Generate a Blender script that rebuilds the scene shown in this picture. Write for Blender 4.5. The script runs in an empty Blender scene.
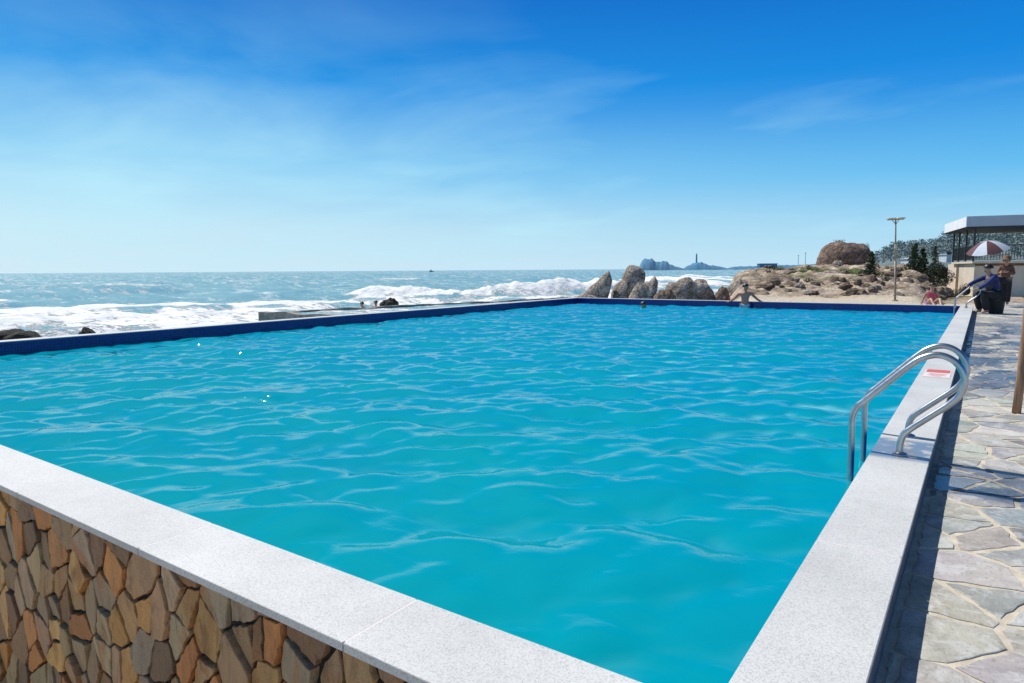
import bpy, bmesh, math, random
import numpy as np
from mathutils import Vector, Matrix, noise as mnoise

random.seed(7)
rng = np.random.default_rng(11)
R = math.radians
scene = bpy.context.scene
COL = scene.collection
scene.view_settings.view_transform = 'Standard'
scene.view_settings.look = 'None'
scene.view_settings.exposure = 0
scene.view_settings.gamma = 1

SEA = -1.8
WATER = -0.085
EYE = 1.35
YAW = R(35.0)
FX, FY = -math.sin(YAW), math.cos(YAW)
RX, RY = math.cos(YAW), math.sin(YAW)
SUN_EL = R(54)
SUN_AZ = math.atan2(-1.0, 0.22)          # from +Y towards +X

# ------------------------------------------------------------------ basics
def link(o, parent=None):
    COL.objects.link(o)
    if parent is not None:
        o.parent = parent
    return o

def tag(o, label=None, cat=None, group=None, kind=None):
    if label: o['label'] = label
    if cat: o['category'] = cat
    if group: o['group'] = group
    if kind: o['kind'] = kind
    return o

def empty(name, loc=(0, 0, 0), rz=0.0):
    o = bpy.data.objects.new(name, None)
    o.empty_display_size = 0.2
    o.location = loc
    o.rotation_euler = (0, 0, rz)
    return link(o)

def mesh_obj(name, verts, faces, mat=None, parent=None, smooth=False):
    me = bpy.data.meshes.new(name)
    me.from_pydata([tuple(v) for v in verts], [], [tuple(f) for f in faces])
    me.update()
    if mat: me.materials.append(mat)
    if smooth:
        me.polygons.foreach_set('use_smooth', [True] * len(me.polygons))
    o = bpy.data.objects.new(name, me)
    return link(o, parent)

def np_obj(name, V, F, mat=None, parent=None, smooth=True, attrs=None):
    """V (n,3), F (m,4) int arrays"""
    me = bpy.data.meshes.new(name)
    n, m, k = len(V), len(F), F.shape[1]
    me.vertices.add(n); me.loops.add(m * k); me.polygons.add(m)
    me.vertices.foreach_set('co', np.ascontiguousarray(V, dtype=np.float32).ravel())
    me.loops.foreach_set('vertex_index', np.ascontiguousarray(F, dtype=np.int32).ravel())
    me.polygons.foreach_set('loop_start', np.arange(m, dtype=np.int32) * k)
    me.polygons.foreach_set('loop_total', np.full(m, k, dtype=np.int32))
    if smooth:
        me.polygons.foreach_set('use_smooth', np.ones(m, dtype=bool))
    me.update(calc_edges=True)
    me.validate()
    for nm, arr in (attrs or {}).items():
        a = me.attributes.new(nm, 'FLOAT', 'POINT')
        a.data.foreach_set('value', np.ascontiguousarray(arr, dtype=np.float32))
    if mat: me.materials.append(mat)
    o = bpy.data.objects.new(name, me)
    return link(o, parent)

class MB:
    """collects shapes that become ONE mesh"""
    def __init__(s): s.v = []; s.f = []; s.c = []
    def add(s, verts, faces, col=None):
        b = len(s.v)
        s.v += [tuple(p) for p in verts]
        s.f += [tuple(i + b for i in f) for f in faces]
        s.c += [col] * len(faces)
    def box(s, x0, x1, y0, y1, z0, z1, bev=0.0, M=None):
        if bev:
            bm = bmesh.new()
            bmesh.ops.create_cube(bm, size=1)
            for v in bm.verts:
                v.co = Vector(((x0 + x1) / 2 + v.co.x * (x1 - x0), (y0 + y1) / 2 + v.co.y * (y1 - y0), (z0 + z1) / 2 + v.co.z * (z1 - z0)))
            bmesh.ops.bevel(bm, geom=bm.edges[:], offset=bev, segments=2, affect='EDGES')
            bm.verts.index_update()
            V = [v.co.copy() for v in bm.verts]; F = [[v.index for v in f.verts] for f in bm.faces]
            bm.free()
        else:
            V = [Vector((x, y, z)) for x in (x0, x1) for y in (y0, y1) for z in (z0, z1)]
            F = [(0, 1, 3, 2), (4, 6, 7, 5), (0, 4, 5, 1), (2, 3, 7, 6), (0, 2, 6, 4), (1, 5, 7, 3)]
        if M is not None: V = [M @ v for v in V]
        s.add(V, F)
    def tube(s, pts, r, seg=12, cap=True):
        pts = [Vector(p) for p in pts]
        n = len(pts)
        rr = r if isinstance(r, (list, tuple)) else [r] * n
        t0 = (pts[1] - pts[0]).normalized()
        up = Vector((0, 0, 1)) if abs(t0.z) < 0.9 else Vector((0, 1, 0))
        nx = t0.cross(up).normalized()
        V = []
        for i, p in enumerate(pts):
            t = (pts[min(i + 1, n - 1)] - pts[max(i - 1, 0)]).normalized()
            nx = (nx - t * nx.dot(t)).normalized()
            ny = t.cross(nx)
            for k in range(seg):
                a = 2 * math.pi * k / seg
                V.append(p + (nx * math.cos(a) + ny * math.sin(a)) * rr[i])
        F = []
        for i in range(n - 1):
            for k in range(seg):
                a, b = i * seg + k, i * seg + (k + 1) % seg
                F.append((a, b, b + seg, a + seg))
        if cap:
            F.append(tuple(range(seg))[::-1]); F.append(tuple((n - 1) * seg + k for k in range(seg)))
        s.add(V, F)
    def lathe(s, prof, seg=16, M=None):
        V = []; F = []
        for (r, z) in prof:
            for k in range(seg):
                a = 2 * math.pi * k / seg
                V.append(Vector((r * math.cos(a), r * math.sin(a), z)))
        for i in range(len(prof) - 1):
            for k in range(seg):
                a, b = i * seg + k, i * seg + (k + 1) % seg
                F.append((a, b, b + seg, a + seg))
        if M is not None: V = [M @ v for v in V]
        s.add(V, F)
    def ball(s, c, rx, ry=None, rz=None, seg=12, M=None):
        ry = ry or rx; rz = rz or rx
        V = []; F = []; n = seg // 2 + 1
        for i in range(n + 1):
            th = math.pi * i / n
            for k in range(seg):
                a = 2 * math.pi * k / seg
                V.append(Vector((c[0] + rx * math.sin(th) * math.cos(a), c[1] + ry * math.sin(th) * math.sin(a), c[2] + rz * math.cos(th))))
        for i in range(n):
            for k in range(seg):
                a, b = i * seg + k, i * seg + (k + 1) % seg
                F.append((a, a + seg, b + seg, b))
        if M is not None: V = [M @ v for v in V]
        s.add(V, F)
    def build(s, name, mat=None, parent=None, smooth=False):
        return mesh_obj(name, s.v, s.f, mat, parent, smooth)

def spot(u, d):
    """ground position on the bearing of picture column u, d metres ahead"""
    k = (u - 512) / 672.0 * 0.9944
    return Vector((d * (FX + k * RX), d * (FY + k * RY), 0))

def zat(v, d, u=800):
    """height seen at picture row v, d metres ahead"""
    return EYE - (v - (269.8 - (u - 512) * 0.00663)) / 672.0 * d * 0.9889

# ------------------------------------------------------------------ noise on arrays
def vnoise(x, y, seed=0):
    xi = np.floor(x).astype(np.int64); yi = np.floor(y).astype(np.int64)
    fx = x - xi; fy = y - yi
    fx = fx * fx * (3 - 2 * fx); fy = fy * fy * (3 - 2 * fy)
    def h(a, b):
        n = (a * 374761393 + b * 668265263 + seed * 974634257) & 0x7fffffff
        n = ((n ^ (n >> 13)) * 1274126177) & 0x7fffffff
        return ((n ^ (n >> 16)) & 0xffff) / 65535.0
    a = h(xi, yi); b = h(xi + 1, yi); c = h(xi, yi + 1); d = h(xi + 1, yi + 1)
    return (a * (1 - fx) + b * fx) * (1 - fy) + (c * (1 - fx) + d * fx) * fy

def fbm(x, y, oct=4, seed=0):
    s = 0; a = 0.5; t = 0
    for i in range(oct):
        s = s + a * vnoise(x, y, seed + i * 17); t += a
        x = x * 2.03 + 5.1; y = y * 2.03 + 1.7; a *= 0.5
    return s / t

def sstep(a, b, x):
    t = np.clip((x - a) / (b - a), 0, 1)
    return t * t * (3 - 2 * t)

# ------------------------------------------------------------------ material kit
class NT:
    def __init__(s, name):
        s.m = bpy.data.materials.new(name); s.m.use_nodes = True
        s.t = s.m.node_tree; s.n = s.t.nodes; s.l = s.t.links
        s.b = s.n['Principled BSDF']
    def new(s, typ, **kw):
        nd = s.n.new(typ)
        for k, v in kw.items(): setattr(nd, k, v)
        return nd
    def set(s, sock, v):
        if isinstance(v, bpy.types.NodeSocket): s.l.new(v, sock)
        elif isinstance(v, (tuple, list)) and len(v) == 3 and sock.type == 'RGBA': sock.default_value = (*v, 1)
        else: sock.default_value = v
    def coord(s, which='Object', scale=(1, 1, 1), rot=(0, 0, 0)):
        tc = s.new('ShaderNodeTexCoord'); mp = s.new('ShaderNodeMapping')
        s.l.new(tc.outputs[which], mp.inputs[0])
        mp.inputs['Scale'].default_value = scale; mp.inputs['Rotation'].default_value = rot
        return mp.outputs[0]
    def noise(s, vec, scale, detail=4, rough=0.55, dist=0.0):
        nd = s.new('ShaderNodeTexNoise')
        if vec is not None: s.l.new(vec, nd.inputs['Vector'])
        nd.inputs['Scale'].default_value = scale; nd.inputs['Detail'].default_value = detail
        nd.inputs['Roughness'].default_value = rough; nd.inputs['Distortion'].default_value = dist
        return nd.outputs['Fac']
    def voro(s, vec, scale, feature='F1', out='Distance', rnd=1.0):
        nd = s.new('ShaderNodeTexVoronoi', feature=feature)
        if vec is not None: s.l.new(vec, nd.inputs['Vector'])
        nd.inputs['Scale'].default_value = scale; nd.inputs['Randomness'].default_value = rnd
        return nd.outputs[out]
    def ramp(s, fac, stops, interp='LINEAR'):
        nd = s.new('ShaderNodeValToRGB'); s.l.new(fac, nd.inputs[0])
        nd.color_ramp.interpolation = interp
        e = nd.color_ramp.elements
        while len(e) > 1: e.remove(e[-1])
        e[0].position = stops[0][0]; c = stops[0][1]; e[0].color = (c, c, c, 1) if not isinstance(c, tuple) else (*c, 1)
        for p, c in stops[1:]:
            x = e.new(p); x.color = (c, c, c, 1) if not isinstance(c, tuple) else (*c, 1)
        return nd.outputs[0]
    def mix(s, fac, a, b, typ='MIX'):
        nd = s.new('ShaderNodeMix', data_type='RGBA', blend_type=typ, clamp_factor=True)
        s.set(nd.inputs[0], fac); s.set(nd.inputs[6], a); s.set(nd.inputs[7], b)
        return nd.outputs[2]
    def math(s, op, a, b=0.0, c=None):
        nd = s.new('ShaderNodeMath', operation=op)
        s.set(nd.inputs[0], a); s.set(nd.inputs[1], b)
        if c is not None: s.set(nd.inputs[2], c)
        return nd.outputs[0]
    def attr(s, name, out='Fac'):
        nd = s.new('ShaderNodeAttribute', attribute_name=name)
        return nd.outputs[out]
    def bump(s, h, strength=0.5, dist=0.01, normal=None):
        nd = s.new('ShaderNodeBump'); s.l.new(h, nd.inputs['Height'])
        nd.inputs['Strength'].default_value = strength; nd.inputs['Distance'].default_value = dist
        if normal is not None: s.l.new(normal, nd.inputs['Normal'])
        return nd.outputs[0]
    def out(s, color=None, rough=None, metal=None, normal=None, spec=None, ior=None, **kw):
        b = s.b
        if color is not None: s.set(b.inputs['Base Color'], color)
        if rough is not None: s.set(b.inputs['Roughness'], rough)
        if metal is not None: s.set(b.inputs['Metallic'], metal)
        if normal is not None: s.l.new(normal, b.inputs['Normal'])
        if spec is not None: s.set(b.inputs['Specular IOR Level'], spec)
        if ior is not None: b.inputs['IOR'].default_value = ior
        for k, v in kw.items(): s.set(b.inputs[k], v)
        return s.m

def mat_plain(name, col, rough=0.6, var=0.25, scale=6.0, metal=0.0, bump=0.0):
    t = NT(name); v = t.coord()
    n = t.noise(v, scale, 5)
    lo = tuple(c * (1 - var) for c in col); hi = tuple(min(1, c * (1 + var)) for c in col)
    c = t.ramp(n, [(0.3, lo), (0.7, hi)])
    nm = t.bump(t.noise(v, scale * 6, 3), bump, 0.02) if bump else None
    return t.out(c, rough, metal, nm)

def make_granite():
    t = NT('granite'); v = t.coord()
    a = t.ramp(t.noise(v, 170, 3, 0.7), [(0.37, (0.47, 0.47, 0.46)), (0.48, (0.65, 0.65, 0.63)), (0.6, (0.70, 0.70, 0.68))])
    sp = t.ramp(t.noise(v, 300, 1, 0.5), [(0.30, 1.0), (0.38, 0.0)])
    a = t.mix(t.math('MULTIPLY', sp, 0.6), a, (0.24, 0.24, 0.24))
    big = t.ramp(t.noise(v, 1.6, 5), [(0.3, 0.80), (0.7, 1.0)])
    a = t.mix(1.0, a, big, 'MULTIPLY')
    stain = t.ramp(t.noise(v, 5, 6, 0.65, 0.6), [(0.60, 0.0), (0.74, 0.35)])
    a = t.mix(stain, a, (0.40, 0.39, 0.37))
    sep = t.new('ShaderNodeSeparateXYZ'); t.l.new(v, sep.inputs[0])
    w_ = t.ramp(t.math('ABSOLUTE', t.math('SUBTRACT', sep.outputs[1], 5.05)), [(0.24, 1.0), (0.32, 0.0)])
    w_ = t.math('MULTIPLY', w_, t.math('GREATER_THAN', sep.outputs[0], -1.0))
    w_ = t.math('MULTIPLY', w_, t.ramp(t.noise(v, 4.5, 4, 0.6), [(0.36, 0.0), (0.48, 1.0)]))
    a = t.mix(t.math('MULTIPLY', w_, 0.85), a, t.mix(1.0, a, (0.30, 0.36, 0.46), 'MULTIPLY'))
    ro = t.math('SUBTRACT', 0.55, t.math('MULTIPLY', w_, 0.42))
    return t.out(a, ro, normal=t.bump(t.noise(v, 160, 2), 0.15, 0.002), spec=0.4)

def make_cladding():
    t = NT('slate_cladding'); v = t.coord()
    c = t.attr('tint', 'Color')
    vs = t.coord(scale=(1, 1, 0.35), rot=(0, 0.35, 0))
    n = t.noise(vs, 9, 6, 0.65, 0.4)
    c = t.mix(t.ramp(n, [(0.35, 0.0), (0.62, 0.75)]), c, t.mix(0.5, c, (0.20, 0.145, 0.095)))
    rust = t.ramp(t.noise(vs, 5.5, 5, 0.6, 0.8), [(0.55, 0.0), (0.68, 0.8)])
    c = t.mix(rust, c, (0.46, 0.18, 0.045))
    pale = t.ramp(t.noise(v, 26, 4, 0.7), [(0.62, 0.0), (0.75, 0.4)])
    c = t.mix(pale, c, (0.52, 0.42, 0.28))
    dk = t.ramp(t.noise(vs, 16, 7, 0.72, 0.6), [(0.34, 0.75), (0.48, 0.0)])
    c = t.mix(dk, c, t.mix(1.0, c, (0.42, 0.38, 0.34), 'MULTIPLY'))
    h = t.math('ADD', t.noise(vs, 18, 8, 0.75), t.math('MULTIPLY', t.noise(v, 70, 4), 0.4))
    return t.out(c, 0.58, normal=t.bump(h, 1.0, 0.02), spec=0.45)

def make_flag():
    t = NT('flagstone'); v = t.coord()
    c = t.attr('tint', 'Color')
    n = t.noise(v, 6, 8, 0.7, 0.4)
    c = t.mix(t.ramp(n, [(0.34, 0.75), (0.56, 0.0)]), c, t.mix(0.6, c, (0.09, 0.095, 0.10)))
    tan = t.ramp(t.noise(v, 2.3, 6, 0.65, 0.6), [(0.47, 0.0), (0.64, 0.5)])
    c = t.mix(tan, c, (0.52, 0.48, 0.41))
    pale = t.ramp(t.noise(v, 9.0, 7, 0.7, 0.8), [(0.50, 0.0), (0.62, 0.6)])
    c = t.mix(pale, c, (0.60, 0.60, 0.59))
    spot_ = t.ramp(t.noise(v, 55, 4, 0.7), [(0.34, 0.6), (0.44, 0.0)])
    c = t.mix(spot_, c, (0.16, 0.15, 0.14))
    wet = wet_mask(t)
    c = t.mix(t.math('MULTIPLY', wet, 0.8), c, t.mix(1.0, c, (0.22, 0.27, 0.36), 'MULTIPLY'))
    rough = t.math('SUBTRACT', 0.7, t.math('MULTIPLY', wet, 0.52))
    return t.out(c, rough, normal=t.bump(t.noise(v, 30, 5, 0.7), 0.35, 0.01))

def wet_mask(t):
    v = t.coord('Object', scale=(1, 1, 1))
    sep = t.new('ShaderNodeSeparateXYZ'); t.l.new(v, sep.inputs[0])
    y = sep.outputs[1]
    band = t.math('MULTIPLY', t.ramp(t.math('DIVIDE', y, 30.0), [(0.27, 0.0), (0.33, 1.0), (0.60, 1.0), (0.7, 0.0)]), 1.0)
    n = t.noise(t.coord('Object', scale=(1.2, 0.8, 1)), 1.0, 5, 0.6, 0.6)
    m = t.ramp(n, [(0.47, 0.0), (0.54, 1.0)])
    # splashes around the ladder
    sp = t.ramp(t.math('ABSOLUTE', t.math('SUBTRACT', y, 5.05)), [(0.30, 1.0), (0.46, 0.0)])
    n2 = t.ramp(t.noise(t.coord('Object', scale=(2.0, 3.0, 1)), 1.4, 5, 0.6, 0.5), [(0.42, 0.0), (0.5, 1.0)])
    return t.math('MAXIMUM', t.math('MULTIPLY', m, band), t.math('MULTIPLY', sp, n2))

def make_mortar():
    t = NT('sand_mortar'); v = t.coord()
    n = t.noise(v, 12, 6, 0.65)
    c = t.ramp(n, [(0.3, (0.44, 0.38, 0.29)), (0.7, (0.68, 0.61, 0.49))])
    wet = wet_mask(t)
    c = t.mix(t.math('MULTIPLY', wet, 0.7), c, t.mix(1.0, c, (0.3, 0.35, 0.45), 'MULTIPLY'))
    return t.out(c, 0.85, normal=t.bump(t.noise(v, 60, 5, 0.7), 0.4, 0.01))

def make_tile(name='blue_mosaic'):
    t = NT(name)
    v = t.coord()
    # small square mosaic: grout lines from wrapped coordinates on the two axes of the wall
    sep = t.new('ShaderNodeSeparateXYZ'); t.l.new(v, sep.inputs[0])
    def line(s):
        f = t.math('FRACT', t.math('DIVIDE', s, 0.05)); return t.math('LESS_THAN', f, 0.09)
    along = t.math('ADD', sep.outputs[0], sep.outputs[1])
    g = t.math('MAXIMUM', line(along), line(sep.outputs[2]))
    cell = t.noise(t.coord(scale=(20, 20, 20)), 1.0, 0)
    c = t.ramp(cell, [(0.3, (0.001, 0.008, 0.11)), (0.7, (0.002, 0.017, 0.20))])
    c = t.mix(t.math('MULTIPLY', g, 0.5), c, (0.05, 0.12, 0.40))
    return t.out(c, 0.2)

def water_out(t, color, rough, normal, ior=1.33, gloss=1.0, flat=0.42):
    # light scattered back from inside the water does not follow the ripples; the mirror on its surface does
    t.n.remove(t.b)
    geo = t.new('ShaderNodeCombineXYZ'); geo.inputs[2].default_value = 1
    df = t.new('ShaderNodeBsdfDiffuse'); t.set(df.inputs['Color'], color)
    mx = t.new('ShaderNodeMix', data_type='VECTOR'); t.set(mx.inputs[0], flat)
    t.l.new(geo.outputs[0], mx.inputs[4]); t.l.new(normal, mx.inputs[5])
    t.l.new(mx.outputs[1], df.inputs['Normal'])
    gl = t.new('ShaderNodeBsdfGlossy'); t.set(gl.inputs['Roughness'], rough); t.l.new(normal, gl.inputs['Normal'])
    fr = t.new('ShaderNodeFresnel'); fr.inputs['IOR'].default_value = ior; t.l.new(normal, fr.inputs['Normal'])
    ms = t.new('ShaderNodeMixShader'); t.l.new(t.math('MULTIPLY', fr.outputs[0], gloss), ms.inputs[0])
    t.l.new(df.outputs[0], ms.inputs[1]); t.l.new(gl.outputs[0], ms.inputs[2])
    t.l.new(ms.outputs[0], t.n['Material Output'].inputs[0])
    return t.m

def make_pool_water():
    t = NT('pool_water'); v = t.coord()
    n = t.noise(t.coord(scale=(1, 1.6, 1), rot=(0, 0, .5)), 0.42, 4, 0.55, .4)
    c = t.ramp(n, [(0.34, (0.0, 0.285, 0.425)), (0.52, (0.0, 0.310, 0.410)), (0.68, (0.001, 0.340, 0.400))])
    sep = t.new('ShaderNodeSeparateXYZ'); t.l.new(v, sep.inputs[0])
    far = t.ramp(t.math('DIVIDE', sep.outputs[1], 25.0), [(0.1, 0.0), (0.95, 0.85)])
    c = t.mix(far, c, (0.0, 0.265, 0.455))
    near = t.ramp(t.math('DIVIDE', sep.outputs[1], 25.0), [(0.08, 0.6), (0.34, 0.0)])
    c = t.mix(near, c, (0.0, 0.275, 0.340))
    # streaks of reflected light, painted as a paler colour along the crests
    cr = t.ramp(t.attr('crest'), [(0.0, 0.0), (1.0, 1.0)])
    c = t.mix(t.math('MULTIPLY', cr, 0.85), c, (0.34, 0.80, 0.86))
    h = t.noise(t.coord(scale=(1.0, 1.6, 1), rot=(0, 0, 0.5)), 5.0, 4, 0.5)
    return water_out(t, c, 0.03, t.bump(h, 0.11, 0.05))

def make_sea():
    t = NT('sea_water'); v = t.coord()
    fo = t.attr('foam')
    n1 = t.noise(t.coord(scale=(0.5, 1, 1), rot=(0, 0, -0.1)), 0.9, 8, 0.7, 0.8)
    n2 = t.noise(v, 3.0, 5, 0.7, 0.5)
    nn = t.math('ADD', t.math('MULTIPLY', n1, 0.7), t.math('MULTIPLY', n2, 0.3))
    k = t.math('ADD', fo, t.math('MULTIPLY', t.math('SUBTRACT', nn, 0.5), 2.5))
    m = t.ramp(k, [(0.40, 0.0), (0.66, 1.0)])
    fl = t.ramp(t.noise(t.coord(scale=(0.5, 1.0, 1), rot=(0, 0, 0.5)), 0.42, 6, 0.80, 0.3), [(0.53, 0.0), (0.62, 1.0)])  # sun glitter painted into the sea colour as white flecks
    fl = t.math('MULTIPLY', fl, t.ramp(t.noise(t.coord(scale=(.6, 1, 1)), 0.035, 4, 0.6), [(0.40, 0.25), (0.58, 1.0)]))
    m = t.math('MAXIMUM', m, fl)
    n3 = t.noise(t.coord(scale=(0.35, 1, 1)), 0.12, 5, 0.6)
    water = t.ramp(n3, [(0.3, (0.14, 0.33, 0.41)), (0.7, (0.22, 0.43, 0.49))])
    white = t.ramp(nn, [(0.36, (0.50, 0.58, 0.62)), (0.50, (0.86, 0.87, 0.87)), (0.62, (0.95, 0.95, 0.93))])
    c = t.mix(m, water, white)
    rough = t.math('ADD', 0.10, t.math('MULTIPLY', m, 0.8))
    h = t.math('ADD', t.noise(t.coord(scale=(1.0, 0.5, 1)), 1.3, 6, 0.65), t.math('MULTIPLY', n2, 0.5))
    h = t.math('ADD', h, t.math('MULTIPLY', t.noise(t.coord(scale=(1.0, 0.45, 1)), 0.30, 3, 0.6), 3.2))
    return water_out(t, c, rough, t.bump(t.math('MULTIPLY', h, t.math('SUBTRACT', 1.0, t.math('MULTIPLY', m, 0.55))), 0.9, 0.5), 1.33, t.math('SUBTRACT', 1.0, t.math('MULTIPLY', m, 0.9)), t.math('ADD', 0.35, t.math('MULTIPLY', m, 0.65)))

def make_rock(name, dark, mid, light, scale=1.0, band=0.0):
    t = NT(name); v = t.coord()
    n = t.noise(v, 1.3 * scale, 8, 0.65, 0.5)
    c = t.ramp(n, [(0.36, dark), (0.5, mid), (0.62, light)])
    fine = t.ramp(t.noise(v, 9.0 * scale, 7, 0.75), [(0.40, 0.25), (0.55, 1.0)])
    c = t.mix(0.9, c, fine, 'MULTIPLY')
    cr = t.voro(t.coord(scale=(1, 1, 1.6)), 1.1 * scale, 'DISTANCE_TO_EDGE')
    crack = t.ramp(cr, [(0.0, 1.0), (0.035, 0.0)])
    c = t.mix(t.math('MULTIPLY', crack, 0.55), c, tuple(x * 0.35 for x in dark))
    h = t.math('ADD', t.noise(v, 3.0 * scale, 8, 0.7), t.math('MULTIPLY', crack, -0.25))
    if band:
        b = t.noise(t.coord(scale=(0.25, 0.25, 3.2), rot=(0.08, 0.1, 0)), 2.2 * scale, 5, 0.6)
        c = t.mix(t.ramp(b, [(0.45, 0.0), (0.6, band)]), c, tuple(x * 0.6 for x in dark))
        h = t.math('ADD', h, t.math('MULTIPLY', b, -0.8))
    return t.out(c, 0.85, normal=t.bump(h, 1.0, 0.35))

def make_terrain():
    t = NT('sandy_slope'); v = t.coord()
    n = t.noise(v, 0.9, 8, 0.65, 0.3)
    sand = t.ramp(t.noise(v, 5.0, 6, 0.7), [(0.3, (0.62, 0.51, 0.37)), (0.7, (0.78, 0.68, 0.53))])
    n4 = t.math('ADD', t.math('MULTIPLY', n, 0.55), t.math('MULTIPLY', t.noise(t.coord(scale=(1, 1, 2.5)), 3.2, 8, 0.72, 0.6), 0.45))
    rock = t.ramp(n4, [(0.40, (0.13, 0.095, 0.065)), (0.49, (0.42, 0.32, 0.23)), (0.58, (0.70, 0.58, 0.45))])
    c = t.mix(t.attr('rock'), sand, rock)
    g = t.ramp(t.math('ADD', t.attr('grass'), t.math('MULTIPLY', t.math('SUBTRACT', n, 0.5), 1.2)), [(0.36, 0.0), (0.54, 1.0)])
    gr = t.ramp(t.noise(v, 3.5, 6, 0.7), [(0.3, (0.055, 0.075, 0.02)), (0.7, (0.17, 0.20, 0.06))])
    c = t.mix(g, c, gr)
    return t.out(c, 0.95, normal=t.bump(t.noise(v, 4, 8, 0.7), 0.9, 0.25))

def make_leaf(name, a, b, scale=1.5):
    t = NT(name); v = t.coord()
    n = t.noise(v, scale, 4, 0.6)
    c = t.ramp(n, [(0.35, a), (0.65, b)])
    return t.out(c, 0.6)

def make_steel():
    t = NT('polished_steel'); v = t.coord()
    r = t.ramp(t.noise(v, 30, 4), [(0.3, 0.30), (0.7, 0.38)])
    c = t.ramp(t.noise(v, 12, 5), [(0.3, (0.42, 0.43, 0.44)), (0.7, (0.56, 0.56, 0.57))])
    return t.out(c, r, 1.0)

def make_wood():
    t = NT('weathered_pole_wood')
    n = t.noise(t.coord(scale=(8, 8, 0.8)), 5, 6, 0.65, 0.5)
    c = t.ramp(n, [(0.3, (0.17, 0.085, 0.045)), (0.7, (0.42, 0.25, 0.15))])
    return t.out(c, 0.75, normal=t.bump(n, 0.5, 0.01))

M_GRANITE = make_granite(); M_CLAD = make_cladding(); M_FLAG = make_flag(); M_MORTAR = make_mortar()
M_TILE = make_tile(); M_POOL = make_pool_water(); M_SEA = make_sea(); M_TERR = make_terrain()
M_GREY_ROCK = make_rock('grey_granite_rock', (0.27, 0.225, 0.185), (0.58, 0.49, 0.41), (0.80, 0.71, 0.61))
M_TAN_ROCK = make_rock('tan_rock', (0.32, 0.22, 0.15), (0.62, 0.47, 0.34), (0.80, 0.67, 0.52), 1.0, 0.7)
M_BROWN_ROCK = make_rock('brown_rock', (0.15, 0.09, 0.065), (0.28, 0.18, 0.13), (0.42, 0.29, 0.22), 0.6)
M_DARK_ROCK = make_rock('wet_dark_rock', (0.015, 0.016, 0.014), (0.045, 0.042, 0.034), (0.11, 0.10, 0.08), 1.5)
M_STEEL = make_steel(); M_WOOD = make_wood()
M_DARKMORTAR = mat_plain('dark_mortar', (0.022, 0.019, 0.017), 0.95, 0.4, 20, 0, 0.5)
M_PLASTER = mat_plain('grey_render', (0.10, 0.115, 0.15), 0.8, 0.3, 5, 0, 0.3)
M_CONCRETE = mat_plain('sea_worn_concrete', (0.24, 0.23, 0.20), 0.85, 0.5, 2.2, 0, 0.6)
M_GROUND = mat_plain('packed_earth', (0.16, 0.13, 0.10), 0.95, 0.4, 1.5, 0, 0.5)
M_PALEGROUND = mat_plain('sandy_ground', (0.42, 0.35, 0.26), 0.95, 0.25, 2.0, 0, 0.4)
M_CREAM = mat_plain('cream_wall_paint', (0.66, 0.57, 0.46), 0.8, 0.10, 1.2, 0, 0.1)
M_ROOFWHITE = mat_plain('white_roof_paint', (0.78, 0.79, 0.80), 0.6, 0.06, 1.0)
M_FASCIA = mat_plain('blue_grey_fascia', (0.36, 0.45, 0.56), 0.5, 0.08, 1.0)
M_BLACKMETAL = mat_plain('black_painted_metal', (0.018, 0.019, 0.022), 0.45, 0.3, 4)
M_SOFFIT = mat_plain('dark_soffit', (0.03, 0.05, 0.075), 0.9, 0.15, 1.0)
M_DOOR = mat_plain('brown_door', (0.16, 0.10, 0.06), 0.6, 0.25, 3)
M_GALV = mat_plain('galvanised_pole', (0.27, 0.22, 0.17), 0.5, 0.2, 3)
M_LAMP = mat_plain('lamp_housing', (0.62, 0.55, 0.42), 0.5, 0.1, 3)
M_GLASS = mat_plain('lamp_glass', (0.75, 0.74, 0.62), 0.25, 0.05, 3)
M_RED = mat_plain('faded_red_print', (0.62, 0.13, 0.10), 0.5, 0.25, 30)
M_LABELWHITE = mat_plain('label_white', (0.78, 0.70, 0.68), 0.5, 0.1, 30)
M_SKIN = mat_plain('tanned_skin', (0.40, 0.23, 0.15), 0.5, 0.12, 12)
M_SKIN2 = mat_plain('light_skin', (0.44, 0.26, 0.18), 0.5, 0.12, 12)
M_HAIR = mat_plain('black_hair', (0.012, 0.010, 0.009), 0.45, 0.3, 40)
M_BLUESHIRT = mat_plain('blue_shirt', (0.010, 0.022, 0.125), 0.8, 0.25, 12)
M_VEST = mat_plain('charcoal_vest', (0.05, 0.052, 0.06), 0.85, 0.3, 12)
M_BLACKCLOTH = mat_plain('black_cloth', (0.014, 0.014, 0.018), 0.85, 0.4, 8)
M_BROWNCLOTH = mat_plain('brown_blouse', (0.15, 0.075, 0.055), 0.85, 0.3, 20)
M_HAT = mat_plain('brown_straw_hat', (0.19, 0.115, 0.075), 0.85, 0.25, 60)
M_BATHER = mat_plain('sunburnt_skin', (0.50, 0.19, 0.125), 0.5, 0.12, 12)
M_GREYSHORTS = mat_plain('pale_grey_shorts', (.36, .40, .47), .8, .15, 10)
M_PINK = mat_plain('pink_swimsuit', (0.62, 0.09, 0.14), 0.75, 0.3, 15)
M_PINK2 = mat_plain('lilac_pink_shorts', (0.62, 0.25, 0.50), 0.75, 0.2, 15)
M_MAROON = mat_plain('maroon_umbrella_cloth', (0.10, 0.033, 0.040), 0.7, 0.15, 8)
M_WHITECLOTH = mat_plain('white_umbrella_cloth', (0.52, 0.56, 0.63), 0.7, 0.06, 8)
M_EYE = mat_plain('dark_eye', (0.02, 0.015, 0.012), 0.3, 0.1, 40)
M_LIP = mat_plain('lip', (0.30, 0.11, 0.09), 0.5, 0.1, 40)
M_GREENPAINT = mat_plain('green_sleeve', (0.16, 0.36, 0.16), 0.6, 0.2, 8)
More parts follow.
